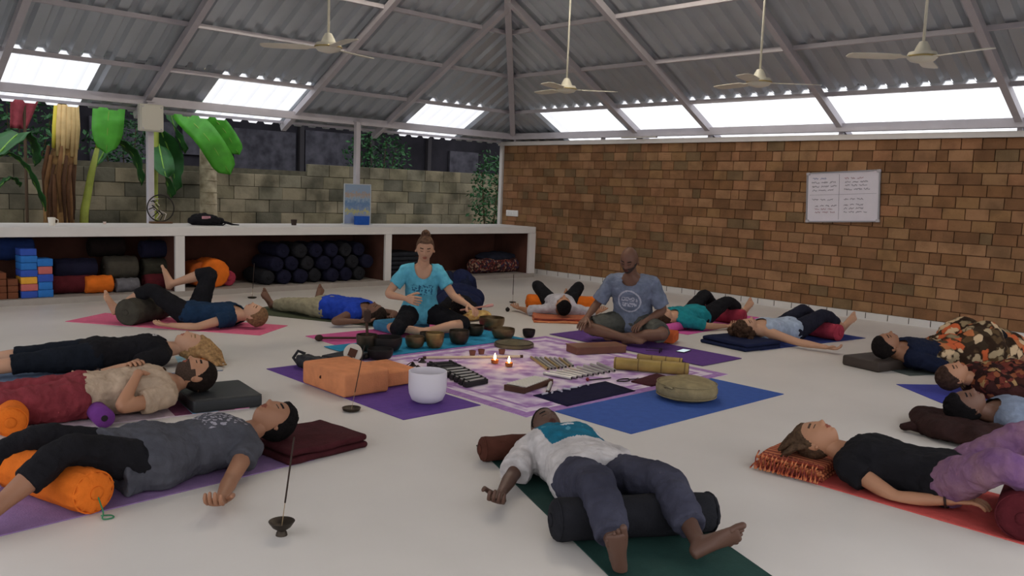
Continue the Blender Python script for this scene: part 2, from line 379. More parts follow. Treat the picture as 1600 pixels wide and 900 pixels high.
MB().box(TILT @ Vector((-.0065, .0, .03)), (.002, .86, .003), m=TILT).build('ruled_line', M_ink, wb); MB().box(TILT @ Vector((-.0065, .04, .0)), (.002, .003, .56), m=TILT).build('ruled_line', M_ink, wb)
sp = thing('socket_plate', 'white socket plate on the bricks at the end of the wall', 'socket', (XB - .025, 11.0, 1.01))
MB().box((0, 0, 0), (.022, .30, .105), bev=.008).build('plate', mat('socket_white', (228, 226, 222), rough=.4), sp)
for dy in (-.1, 0, .1): MB().box((-.012, dy, 0), (.008, .05, .05), bev=.003).build('switch', mat('socket_white', (228, 226, 222)), sp)
# ================================================================ outside
gr = MB().box((4, 4, -0.16), (120, 120, 0.1)).build('ground', mat('soil', (70, 62, 48), rough=1, var=.3, vscale=.6)); structure(gr, 'dark earth around the hall')
WY = 13.6
bw = thing('boundary_wall', 'weathered grey block wall behind the counter, dark with moss', 'wall', (0, 0, 0))
MB().box((8.0, WY + .1, .8), (22, .19, 1.6)).build('core', mat('old_mortar', (80, 76, 62), rough=1, var=.3), bw)
M_blk = random_mat('old_block', [(126, 118, 98), (116, 110, 92), (136, 126, 104), (104, 98, 82), (120, 112, 90), (96, 92, 78), (128, 118, 96)], rough=1, grime=.75, gscale=2.2, bump=.8, bscale=18, grime_col=(42, 42, 32))
blk = {}
rw = random.Random(11)
for r in range(8):
    z = .02 + r * .215; x = -2.6 + (0.22 if r % 2 else 0)
    while x < 18:
        L = rw.choice((.44, .44, .46, .42))
        if not (r == 7 and (x < 7.4)):
            if 1.5 < x < 14.5:
                if L not in blk: blk[L] = MB().box((0, 0, 0), (L - .007, .06, .209), bev=.006).mesh('block', M_blk)
                link('block', blk[L], bw, (x + L / 2, WY + rw.uniform(-.008, .01), z + .1))
        x += L
# dark house behind the wall
hs = thing('dark_house', 'dark shed standing behind the block wall', 'building', (0, 0, 0))
M_hw = mat('house_dark', (44, 42, 48), rough=1, var=.35, vscale=2); M_pan = mat('house_panel', (88, 86, 94), rough=.9, var=.3, vscale=5, col2=(52, 51, 58))
MB().box((7, 16.5, 2.2), (26, .3, 4.4)).build('wall', M_hw, hs)
MB().box((7, 15.6, 3.9), (27, 2.6, .12)).build('roof', mat('house_roof', (60, 52, 46), rough=1), hs)
for x, z, wd, h in ((8.35, 2.0, 1.35, .85), (9.9, 2.05, 1.3, .9), (5.75, 2.0, 1.5, .85), (7.0, 2.3, .7, .9), (13.6, 1.9, .9, .8)): MB().box((x, 16.3, z), (wd, .06, h)).build('panel', M_pan, hs)
for x in (3.0, 4.6, 9.15, 10.9, 12.5): MB().box((x, 16.28, 1.9), (.1, .1, 3.8)).build('pillar', mat('house_pillar', (58, 55, 58)), hs)

# plants
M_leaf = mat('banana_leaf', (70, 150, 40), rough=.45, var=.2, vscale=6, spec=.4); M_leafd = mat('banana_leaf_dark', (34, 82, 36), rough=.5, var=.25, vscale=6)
def leaf_mesh(path, wmax, m, name, parent, fold=.18, tip=.85, roll=0.0, view=None):
    path = [Vector(p) for p in path]; pts = []
    for i in range(len(path) - 1):
        for k in range(6): pts.append(path[i].lerp(path[i + 1], k / 6))
    pts.append(path[-1])
    for _ in range(3): pts = [pts[0]] + [(pts[i - 1] + pts[i] * 2 + pts[i + 1]) / 4 for i in range(1, len(pts) - 1)] + [pts[-1]]
    n = len(pts); mb = MB(); vs = []; fs = []
    for i, p in enumerate(pts):
        t = i / (n - 1); d = (pts[min(i + 1, n - 1)] - pts[max(i - 1, 0)]).normalized()
        s = d.cross(Vector((0, 0, 1)));  s = s.normalized() if s.length > .05 else Vector((1, 0, 0)); u = s.cross(d)
        if view is not None: s = d.cross(Vector(view)).normalized(); u = s.cross(d)
        s, u = s * math.cos(roll) + u * math.sin(roll), u * math.cos(roll) - s * math.sin(roll)
        wd = wmax * (min(1, t / .22) ** .6) * (1 if t < tip else max(.02, math.sqrt(max(0, 1 - ((t - tip) / (1 - tip)) ** 2))))
        for q in (-1, -.6, -.25, 0, .25, .6, 1):
            vs.append(p + s * wd * q + u * (abs(q) * wd * fold + .012 * math.sin(i * 2.3 + q * 2)))
    for i in range(n - 1):
        for j in range(6): a = i * 7 + j; fs.append((a, a + 1, a + 8, a + 7))
    o = mb.add(vs, fs).build(name, m, parent, True)
    md = o.modifiers.new('thick', 'SOLIDIFY'); md.thickness = .006
    mb2 = MB().tube(pts, [.014 * (1 - .7 * i / (n - 1)) for i in range(n)], 6); mb2.build('midrib', mat('leaf_rib', (112, 156, 62), rough=.6), o, True)
    return o
def PYp(px, py, y):
    v = RW @ np.array([px - 800.0, py - 450.0, FPX]); t = y / v[1]; return Vector((v[0] * t, y, CAM_H + v[2] * t))
Y1, Y2 = 12.3, 12.7
st = thing('banana_stump', 'thick cut banana trunk with peeling brown and cream sheaths', 'tree trunk', (PYp(92, 345, Y1).x, Y1, 0))
M_tr = mat('banana_trunk', (92, 64, 42), rough=.9, var=.4, vscale=7, col2=(150, 116, 68), bump=.8, bscale=20)
smooth_angle(MB().tube([(0, 0, 0), (0, 0, .9), (.02, 0, 1.4), (.1, 0, 1.75), (.14, 0, 2.25)], [.19, .18, .165, .15, .13], 18).build('trunk', M_tr, st), 60)
M_pl = mat('pale_sheath', (206, 176, 122), rough=.8, var=.15)
for k in range(7):
    a = -2.6 + k * .35; mb = MB()
    mb.tube([(.1 + .14 * math.cos(a), .14 * math.sin(a), 2.28), (.09 + .15 * math.cos(a), .15 * math.sin(a), 2.0), (.07 + .165 * math.cos(a), .165 * math.sin(a), 1.72 - .1 * (k % 3))], [.03, .04, .02], 8)
    mb.build('sheath', M_pl if k != 0 else mat('yellow_sheath', (206, 190, 70), rough=.8), st, True)
for k in range(11):
    a = -3.0 + k * .3; r0 = .160; zt_ = 1.75 - .12 * (k % 4); mb = MB()
    mb.tube([(.05 * (zt_ > 1.4) + r0 * math.cos(a), r0 * math.sin(a), zt_), ((r0 + .012) * math.cos(a), (r0 + .012) * math.sin(a), zt_ - .35), ((r0 + .02) * math.cos(a + .08), (r0 + .02) * math.sin(a + .08), zt_ - .75 - .1 * (k % 3))], [.022, .032, .014], 7)
    mb.build('dry_sheath', mat('dry_sheath_%d' % (k % 3), ((88, 60, 40), (112, 80, 50), (76, 52, 36))[k % 3], rough=1, var=.2), st, True)
bp_ = thing('banana_plant', 'slim green banana plant with a bright upright leaf', 'banana plant', (PYp(128, 345, Y1).x, Y1 + .1, 0))
bx_ = bp_.location
def rel(o, p): return Vector(p) - o.location
M_stem = mat('banana_stem', (150, 160, 70), rough=.6, var=.25, vscale=5)
MB().tube([rel(bp_, PYp(128, 420, Y1)), rel(bp_, PYp(132, 330, Y1)), rel(bp_, PYp(143, 270, Y1)), rel(bp_, PYp(152, 232, Y1))], [.06, .055, .045, .03], 12).build('stem', M_stem, bp_, True)
MB().tube([rel(bp_, PYp(152, 234, Y1)), rel(bp_, PYp(158, 170, Y1)), rel(bp_, PYp(172, 95, Y1 - .2)), rel(bp_, PYp(178, 88, Y1 - .3))], [.03, .022, .016, .012], 8).build('stalk', M_stem, bp_, True)
leaf_mesh([rel(bp_, PYp(178, 88, Y1 - .3)), rel(bp_, PYp(174, 130, Y1 - .4)), rel(bp_, PYp(169, 185, Y1 - .45)), rel(bp_, PYp(166, 240, Y1 - .45))], .19, M_leaf, 'leaf', bp_, tip=.72, fold=.05, view=(.35, .93, 0))
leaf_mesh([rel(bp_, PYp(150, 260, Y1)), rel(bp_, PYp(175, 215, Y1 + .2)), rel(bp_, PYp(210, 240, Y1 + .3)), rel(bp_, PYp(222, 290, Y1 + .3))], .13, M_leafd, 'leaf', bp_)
b2 = thing('banana_plant', 'banana plant with long bright leaves hanging beside the pale trunk', 'banana plant', (PYp(240, 345, Y2).x, Y2, 0))
MB().tube([rel(b2, PYp(240, 420, Y2)), rel(b2, PYp(240, 300, Y2)), rel(b2, PYp(243, 190, Y2)), rel(b2, PYp(252, 120, Y2))], [.07, .06, .05, .03], 12).build('stem', M_stem, b2, True)
leaf_mesh([rel(b2, PYp(268, 150, Y2)), rel(b2, PYp(290, 180, Y2 - .5)), rel(b2, PYp(325, 215, Y2 - .8)), rel(b2, PYp(360, 273, Y2 - .85))], .17, M_leaf, 'leaf', b2, fold=.08, view=(.4, .9, .2))
leaf_mesh([rel(b2, PYp(290, 150, Y2)), rel(b2, PYp(330, 180, Y2 - .3)), rel(b2, PYp(352, 205, Y2 - .3)), rel(b2, PYp(374, 242, Y2 - .3))], .12, M_leaf, 'leaf', b2, fold=.08, view=(.4, .9, .2))
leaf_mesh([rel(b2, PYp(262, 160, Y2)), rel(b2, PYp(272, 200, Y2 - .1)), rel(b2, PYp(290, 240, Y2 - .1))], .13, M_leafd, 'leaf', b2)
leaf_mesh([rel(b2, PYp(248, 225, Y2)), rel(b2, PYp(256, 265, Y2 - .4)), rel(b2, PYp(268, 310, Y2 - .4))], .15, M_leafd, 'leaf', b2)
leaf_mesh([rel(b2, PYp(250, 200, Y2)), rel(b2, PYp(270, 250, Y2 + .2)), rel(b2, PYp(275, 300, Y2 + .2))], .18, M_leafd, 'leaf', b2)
b3 = thing('banana_plant', 'low banana plant with arching leaf stalks at the far left', 'banana plant', (PYp(-25, 345, (Y1 - .45)).x, (Y1 - .45), 0))
MB().tube([rel(b3, PYp(-25, 420, (Y1 - .45))), rel(b3, PYp(-22, 300, (Y1 - .45))), rel(b3, PYp(-12, 245, (Y1 - .45)))], [.07, .06, .03], 12).build('stem', M_stem, b3, True)
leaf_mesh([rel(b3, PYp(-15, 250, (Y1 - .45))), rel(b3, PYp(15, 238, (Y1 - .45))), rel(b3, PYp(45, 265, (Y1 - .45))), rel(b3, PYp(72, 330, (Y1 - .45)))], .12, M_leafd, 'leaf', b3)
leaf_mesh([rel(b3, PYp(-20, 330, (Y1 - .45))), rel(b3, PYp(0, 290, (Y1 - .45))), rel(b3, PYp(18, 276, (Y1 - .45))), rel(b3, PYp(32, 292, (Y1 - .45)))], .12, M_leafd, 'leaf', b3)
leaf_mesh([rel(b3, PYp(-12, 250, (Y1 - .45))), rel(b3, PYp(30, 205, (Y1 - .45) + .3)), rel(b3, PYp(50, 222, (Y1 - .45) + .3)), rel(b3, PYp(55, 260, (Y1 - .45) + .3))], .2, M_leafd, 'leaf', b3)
tk = thing('palm_trunk', 'pale mottled straight palm trunk in front of the block wall', 'tree trunk', (PYp(326, 345, 13.0).x, 13.0, 0))
smooth_angle(MB().tube([(0, 0, 0), (0, 0, .8), (-.01, 0, 1.6), (0, 0, 2.6), (.02, 0, 3.6)], [.15, .13, .125, .12, .12], 18).build('trunk', mat('palm_bark', (176, 164, 138), rough=1, var=.2, vscale=9, col2=(120, 108, 84), bump=.6, bscale=30), tk), 60)
for k in range(14): MB().tube([(.128 * math.cos(j * math.pi / 8), .128 * math.sin(j * math.pi / 8), .3 + k * .18) for j in range(16)], .007, 6, closed=True).build('bark_ring', mat('bark_ring', (140, 128, 104), rough=1), tk)
tk2 = thing('red_cloth', 'faded red cloth hanging under the eaves at the far left', 'cloth', PYp(40, 180, 12.9))
mb = MB(); vs = []; fs = []
for i in range(9):
    for j in range(7): vs.append((-.17 + .34 * i / 8 * (1 - .07 * j), .03 * math.sin(i * 1.6) + .01 * j, .22 - .40 * j / 6))
for i in range(8):
    for j in range(6): a = i * 7 + j; fs.append((a, a + 1, a + 8, a + 7))
MB().tube([(0, .05, -2.2), (0, .05, .24)], .02, 8).build('pole', mat('pole_wood', (80, 64, 48)), tk2)
o = mb.add(vs, fs).build('drape', cloth('red_faded', (150, 70, 78)), tk2, True); o.modifiers.new('t', 'SOLIDIFY').thickness = .006
# climbing greenery at the end of the wall
rl = random.Random(21)
def bush(name, lab, c, r, n, m, leaf=.09, cat='bush'):
    t = thing(name, lab, cat, (c[0], c[1], 0)); mb = MB()
    for _ in range(n):
        while True:
            q = Vector((rl.uniform(-1, 1), rl.uniform(-1, 1), rl.uniform(-1, 1)))
            if q.length < 1: break
        p = Vector((q.x * r[0], q.y * r[1], c[2] + q.z * r[2])); a = Vector((rl.uniform(-1, 1), rl.uniform(-1, 1), rl.uniform(-1, .4))).normalized()
        s = a.cross(Vector((rl.uniform(-1, 1), rl.uniform(-1, 1), 1))).normalized(); L = leaf * rl.uniform(.6, 1.3)
        mb.add([p, p + a * L * .5 + s * L * .3, p + a * L, p + a * L * .5 - s * L * .3, p + a * L * .5 + a.cross(s) * L * .12], [(0, 1, 4), (1, 2, 4), (2, 3, 4), (3, 0, 4)])
    o = mb.build('foliage', m, t); o['kind'] = 'stuff'
    for k in range(4): a = k * 1.6; MB().tube([(0.03 * k, 0, 0), (r[0] * .3 * math.cos(a), r[1] * .3 * math.sin(a), c[2] * .6), (r[0] * .6 * math.cos(a), r[1] * .6 * math.sin(a), c[2] + r[2] * .5)], [.02, .015, .005], 6).build('stem', mat('bush_stem', (70, 60, 40), rough=1), t)
M_bush = mat('bush_leaf', (44, 84, 48), rough=.6, var=.4, vscale=3)
c = PYp(766, 285, 12.7); bush('climbing_bush', 'dark green bush growing beside the end of the brick wall', (c.x, 12.7, 1.25), (.42, .4, 1.0), 900, M_bush)
c = PYp(590, 230, 14.6); bush('bush', 'dark creeper over the block wall right of the poster post', (c.x, 14.6, 2.0), (.8, .4, .55), 700, M_bush)
c = PYp(20, 200, 14.2); bush('bush', 'dark shrub over the wall at the far left', (c.x, 14.2, 2.0), (.9, .4, .7), 800, M_bush)
c = PYp(200, 215, 14.2); bush('bush', 'dark shrub over the wall between banana leaf and post', (c.x, 14.2, 1.9), (.7, .4, .5), 600, M_bush)
# ================================================================ people: builder
Z3 = Vector((0, 0, 1))
def remesh(mb, voxel, smooth_it=4, fac=.5):
    me = mb.mesh('tmp', []); o = bpy.data.objects.new('tmp', me); COL.objects.link(o)
    r = o.modifiers.new('r', 'REMESH'); r.mode = 'VOXEL'; r.voxel_size = voxel
    if smooth_it: s = o.modifiers.new('s', 'SMOOTH'); s.factor = fac; s.iterations = smooth_it
    dg = bpy.context.evaluated_depsgraph_get(); out = bpy.data.meshes.new_from_object(o.evaluated_get(dg), depsgraph=dg)
    bpy.data.objects.remove(o); bpy.data.meshes.remove(me)
    return out
def co_of(me): a = np.empty(len(me.vertices) * 3); me.vertices.foreach_get('co', a); return a.reshape(-1, 3)
def wrinkle(me, amp, sc, zmin=None, stretch=(1, 1, 1)):
    a = co_of(me); nr = np.empty(len(me.vertices) * 3); me.vertices.foreach_get('normal', nr); nr = nr.reshape(-1, 3)
    if amp:
        sx, sy, sz = stretch
        k = np.array([noise.noise((p[0] * sc * sx, p[1] * sc * sy, p[2] * sc * sz)) + .5 * noise.noise((p[0] * sc * 2.3 + 9, p[1] * sc * 2.3 * sy, p[2] * sc * 2.3)) + .28 * (1 - 2 * abs(noise.noise((p[0] * sc * 3.1 + p[1] * sc * 1.2, p[1] * sc * 1.4 - p[0] * sc * .6, p[2] * sc * 1.6 + 4)))) for p in a])
        a += nr * (k * amp)[:, None]
    if zmin is not None:
        lo = a[:, 2] < zmin; a[lo, 2] = zmin + (a[lo, 2] - zmin) * .02
    me.vertices.foreach_set('co', a.ravel()); me.polygons.foreach_set('use_smooth', [True] * len(me.polygons)); me.update()
def sm(x, a, b): t = max(0.0, min(1.0, (x - a) / (b - a))); return t * t * (3 - 2 * t)
TORSO = {'m': ((-.10, .10, .080), (-.05, .150, .100), (0, .165, .108), (.08, .155, .104), (.16, .148, .102), (.26, .158, .110), (.36, .178, .114), (.43, .182, .102), (.475, .155, .082), (.51, .095, .066), (.545, .06, .055)),
         'f': ((-.10, .10, .080), (-.05, .155, .100), (0, .170, .108), (.08, .148, .098), (.16, .130, .090), (.26, .138, .100), (.34, .152, .112), (.41, .156, .098), (.455, .140, .076), (.49, .085, .058), (.525, .05, .048))}
LEG = ((0, .090), (.25, .088), (.5, .077), (.8, .062), (1, .056), (1.15, .053), (1.32, .056), (1.5, .050), (1.75, .038), (1.92, .034), (2, .037))
ARM = ((0, .054), (.3, .047), (.7, .041), (1, .037), (1.25, .038), (1.6, .031), (1.9, .025), (2, .025))
def interp(tab, x, k=1):
    if x <= tab[0][0]: return tab[0][k]
    for a, b in zip(tab[:-1], tab[1:]):
        if x <= b[0]: return a[k] + (b[k] - a[k]) * (x - a[0]) / (b[0] - a[0])
    return tab[-1][k]
class Body:
    def __init__(s, J, sex='m', scale=1.0, girth=1.0):
        s.J = J; s.sex = sex; s.k = scale; s.g = girth
        s.sp = (J['neck'] - J['pel']); s.L = s.sp.length; s.sd = s.sp.normalized()
        s.tl = .51 if sex == 'm' else .49
    def spine(s, t):
        f = t / s.tl; p = s.J['pel'] + s.sp * f
        b = s.J.get('bend')
        if b is not None: p = p + b * (4 * max(0, min(1, f)) * (1 - max(0, min(1, f))))
        return p
    def frame(s, t):
        f = max(0, min(1, t / s.tl)); lh = (s.J['hipR'] - s.J['hipL']).normalized(); ls = (s.J['shR'] - s.J['shL']).normalized()
        l = lh.lerp(ls, f); d = (s.spine(t + .02) - s.spine(t - .02)).normalized(); l = (l - d * l.dot(d)).normalized()
        return l, d, l.cross(d) * -1          # right, up, front (front = up x right ... r = f x u)
    def torso(s, mb, t0=-.1, t1=.545, inf=0.0, flare=0.0, n=24):
        tab = TORSO[s.sex]; N = max(4, int((t1 - t0) / .02)); rings = []
        for i in range(N + 1):
            t = t0 + (t1 - t0) * i / N; wd, dp = interp(tab, t, 1) * s.k * s.g + inf, interp(tab, t, 2) * s.k * s.g + inf
            if flare: fl_ = flare * max(0, (t1 - t) / (t1 - t0)) ** 2; wd += fl_; dp += fl_
            l, d, f = s.frame(t); c = s.spine(t)
            def se(a):
                ca, sa = math.cos(a), math.sin(a); return math.copysign(abs(ca) ** .8, ca), math.copysign(abs(sa) ** .85, sa)
            rings.append([c + l * (wd * se(2 * math.pi * j / n)[0]) + f * (dp * se(2 * math.pi * j / n)[1]) for j in range(n)])
        mb.loft(rings)
    def chain(s, pts, u):
        a, b, c = pts; u = max(0, min(2, u)); r = .14
        if u < 1 - r: return a.lerp(b, u)
        if u > 1 + r: return b.lerp(c, u - 1)
        t = (u - 1 + r) / (2 * r); p0, p2 = a.lerp(b, 1 - r), b.lerp(c, r); q = b
        return p0 * (1 - t) ** 2 + q * (2 * t * (1 - t)) + p2 * t * t
    def limb(s, mb, pts, tab, u0, u1, inf=0.0, flare=0.0, g=None, n=16):
        N = max(3, int((u1 - u0) * 14)); path = []; rr = []
        for i in range(N + 1):
            u = u0 + (u1 - u0) * i / N; path.append(s.chain(pts, u)); rr.append(interp(tab, u) * s.k * (g or s.g) + inf + flare * max(0, i / N - .3))
        mb.tube(path, rr, n, round_ends=(inf == 0))
    def leg(s, mb, sd, u0=0, u1=2, **kw): s.limb(mb, (s.J['hip' + sd], s.J['kn' + sd], s.J['an' + sd]), LEG, u0, u1, **kw)
    def arm(s, mb, sd, u0=0, u1=2, **kw): s.limb(mb, (s.J['sh' + sd], s.J['el' + sd], s.J['wr' + sd]), ARM, u0, u1, **kw)
    def shoulder(s, mb, sd, inf=0.0):
        p = s.J['sh' + sd]; q = s.spine(s.tl * .86); mb.tube([q, q.lerp(p, .6), p], [.07 * s.k + inf, .066 * s.k + inf, .054 * s.k + inf], 14, round_ends=True)
    def hipcap(s, mb, sd, inf=0.0):
        p = s.J['hip' + sd]; q = s.J['pel'] + s.sd * .03; k = s.J['kn' + sd]; mb.tube([q.lerp(p, .5), p, p.lerp(k, .18)], [.09 * s.k * s.g + inf, .098 * s.k * s.g + inf, .09 * s.k * s.g + inf], 14, round_ends=True)
    def foot(s, mb, sd, dg):
        A = s.J['an' + sd]; k = s.k; shin = (A - s.J['kn' + sd]).normalized()
        fd = s.J.get('ft' + sd)
        fd = (fd - shin * fd.dot(shin) * .55).normalized() if fd is not None else Vector((1, 0, 0))
        dn = (shin - fd * shin.dot(fd)).normalized(); lt = fd.cross(dn)
        rings = []
        for (x, wd, h, off) in ((-.058, .014, .016, .03), (-.048, .028, .030, .032), (-.025, .033, .042, .02), (.02, .034, .046, .016), (.06, .036, .038, .024), (.10, .043, .030, .032), (.14, .047, .023, .039), (.165, .047, .018, .044), (.178, .040, .013, .047)):
            c = A + fd * x * .93 * k + dn * off * k
            rings.append([c + lt * (wd * k * math.cos(a)) + dn * (h * k * math.sin(a)) for a in [2 * math.pi * j / 14 for j in range(14)]])
        mb.loft(rings); sg = 1 if sd == 'R' else -1
        big = -1 if (lt.dot((s.J['hipR'] - s.J['hipL']))) * sg > 0 else 1
        for i, (q, L, r) in enumerate(((.031, .050, .0150), (.0105, .047, .0098), (-.0075, .043, .0094), (-.0245, .037, .009), (-.039, .030, .0086))):
            b = A + fd * (.138 - .007 * i) * k + dn * .043 * k + lt * (q * big * k); dg.tube([b, b + fd * L * .55 * k - dn * .002, b + fd * L * k + dn * .004], [r * k, r * .95 * k, r * k], 10, round_ends=True)
    def hand(s, mb, sd, dg):
        Wp = s.J['wr' + sd]; k = s.k * 1.06; hd = s.J.get('hd' + sd)
        if hd is None: hd = (Wp - s.J['el' + sd])
        hd = hd.normalized(); pn = s.J.get('pn' + sd, Z3); pn = (pn - hd * pn.dot(hd)).normalized(); lt = hd.cross(pn)
        curl = s.J.get('cu' + sd, .55); rings = []
        for (x, wd, th) in ((-.02, .025, .02), (0, .026, .018), (.03, .034, .016), (.06, .041, .0145), (.085, .041, .013), (.094, .036, .009)):
            rings.append([Wp + hd * x * k + lt * (wd * k * math.cos(a)) + pn * (th * k * math.sin(a)) for a in [2 * math.pi * j / 14 for j in range(14)]])
        mb.loft(rings)
        sg = s.J.get('th' + sd, -1 if sd == 'L' else 1)
        for i, (q, L) in enumerate(((.031, .070), (.0105, .079), (-.010, .073), (-.030, .058))):
            b = Wp + hd * .084 * k + lt * (q * sg * k); d = (hd + lt * (q * sg * 2.2)).normalized(); pts = [b]; ang = curl * (.35 + .08 * i)
            for seg in (.45, .32, .23):
                dd = (d * math.cos(ang) + pn * math.sin(ang)).normalized(); pts.append(pts[-1] + dd * L * seg * k); ang += curl * .75
            dg.tube(pts, [.0098 * k, .0094 * k, .0086 * k, .0074 * k], 10, round_ends=True)
        b = Wp + hd * .022 * k + lt * (.028 * sg * k); d = (hd * .75 + lt * sg * .62 + pn * (.2 + .3 * curl)).normalized(); m_ = b + d * .045 * k
        dg.tube([b - d * .01, m_, m_ + (d + hd * .35 + pn * .25 * curl).normalized() * .035 * k, m_ + (d + hd * .6 - lt * sg * .15).normalized() * .052 * k], [.0135 * k, .0115 * k, .0105 * k, .0085 * k], 8, round_ends=True)
HW, HD, HH = .076, .096, .116
def head_point(d, sc=1.0):
    dx, dy, dz = d; x, y, z = HW * dx, HD * dy, HH * dz
    if dz < 0:
        x *= 1 - .26 * (-dz) ** 1.4
        if dy < 0: y *= 1 - .42 * (-dz)
        else: y *= 1 + .50 * dz * dz
    else:
        if dy < 0: y *= 1.06
    return x, y, z
def face_off(x, z, sex):
    g = lambda cx, cz, sx, sz: math.exp(-((abs(x) - cx) / sx) ** 2 - ((z - cz) / sz) ** 2) if cx > 0 else math.exp(-(x / sx) ** 2 - ((z - cz) / sz) ** 2)
    o = .0185 * g(0, -.026, .0145, .0125) + .009 * g(0, -.012, .0105, .022) + .004 * g(0, .012, .014, .014) + .004 * g(.011, -.032, .008, .007)
    o -= .0085 * g(.031, .011, .016, .012); o += .0055 * g(.031, .006, .011, .008); o += .004 * g(.030, .028, .02, .007)
    o += .006 * g(0, -.050, .02, .006) + .0055 * g(0, -.0625, .018, .0065) - .004 * g(0, -.0562, .022, .0024) - .003 * g(0, -.074, .02, .006)
    o += .008 * g(0, -.092, .02, .016) + .004 * g(.045, -.02, .018, .02) - .003 * g(.05, -.05, .015, .02)
    return o
def make_head(c, up, front, sex, k, beard):
    up = up.normalized(); front = (front - up * front.dot(up)).normalized(); right = front.cross(up); N, K = 84, 64; vs = []; fs = []; mi = []; loc = []
    for i in range(K + 1):
        a = -math.pi / 2 + math.pi * i / K; a = max(-1.555, min(1.555, a))
        for j in range(N):
            b = 2 * math.pi * j / N; d = (math.cos(a) * math.sin(b), math.cos(a) * math.cos(b), math.sin(a)); x, y, z = head_point(d)
            if d[1] > 0: y += face_off(x, z, sex) * sm(d[1], 0, .45)
            loc.append((x, y, z)); vs.append(c + (right * x + front * y + up * z) * k)
    for i in range(K):
        for j in range(N):
            q = (i * N + j, i * N + (j + 1) % N, (i + 1) * N + (j + 1) % N, (i + 1) * N + j); fs.append(q)
            x, y, z = [sum(loc[v][t] for v in q) / 4 for t in range(3)]; m_ = 0
            if y > .03:
                if abs(x) < .022 - abs(z + .0562) * .8 and -.068 < z < -.044: m_ = 1
                elif .014 < abs(x) < .047 and abs(z - .029 + abs(abs(x) - .03) * .12) < .0042: m_ = 2
                elif .017 < abs(x) < .045 and abs(z - .003 + (abs(x) - .031) ** 2 * 8) < .0023: m_ = 2
            if beard and m_ == 0 and y > -.015 and z < (-.034 if abs(x) < .03 else -.012 - .02 * (1 if y > .05 else 0)) and not (abs(x) < .012 and z > -.038): m_ = 3
            mi.append(m_)
    o = len(vs); mb = MB()
    for sgn in (-1, 1):
        e = c + (right * sgn * .075 + front * -.008 + up * -.008) * k; R3 = Matrix((right * .6 + front * -.4 * sgn, front, up)).transposed()
        mb.ell(e, (.011 * k, .019 * k, .033 * k), 12, 8, R3); mb.ell(e + (right * sgn * .006 + front * .004 + up * -.022) * k, (.008 * k, .009 * k, .011 * k), 8, 6)
    vs += [Vector(v) for v in mb.v]; fs += [tuple(i + o for i in f) for f in mb.f]; mi += [0] * len(mb.f)
    return vs, fs, mi
HL = ((-1, -.62), (-.35, -.5), (.05, -.12), (.3, .32), (.55, .55), (.95, .60))
def make_hair(c, up, front, k, style, seed):
    up = up.normalized(); front = (front - up * front.dot(up)).normalized(); right = front.cross(up); N, K = 72, 44; mb = MB(); vs = []; fs = []
    th = {'short': .07, 'crop': .04, 'long': .13, 'bun': .08, 'curly': .24}[style]; amp = {'short': .03, 'crop': .012, 'long': .05, 'bun': .03, 'curly': .16}[style]
    for i in range(K + 1):
        a = max(-1.555, min(1.555, -math.pi / 2 + math.pi * i / K))
        for j in range(N):
            b = 2 * math.pi * j / N; d = (math.cos(a) * math.sin(b), math.cos(a) * math.cos(b), math.sin(a)); x, y, z = head_point(d)
            hl = interp(HL, d[1]) - (.1 if style in ('long', 'curly') and d[1] < .1 else 0); w_ = sm(d[2], hl - .07, hl + .07)
            f = .90 + w_ * (.10 + th + amp * noise.noise((d[0] * 5 + seed, d[1] * 5, d[2] * 4)) + amp * .6 * noise.noise((math.atan2(d[0], d[1]) * 9 + seed, d[2] * 1.5, 0)))
            vs.append(c + (right * x + front * y + up * z) * (k * f))
    for i in range(K):
        for j in range(N): fs.append((i * N + j, i * N + (j + 1) % N, (i + 1) * N + (j + 1) % N, (i + 1) * N + j))
    return mb.add(vs, fs)
SKIN = {}
def skin(name, col): return mat('skin_' + name, col, rough=.55, var=.06, vscale=5, spec=.35)
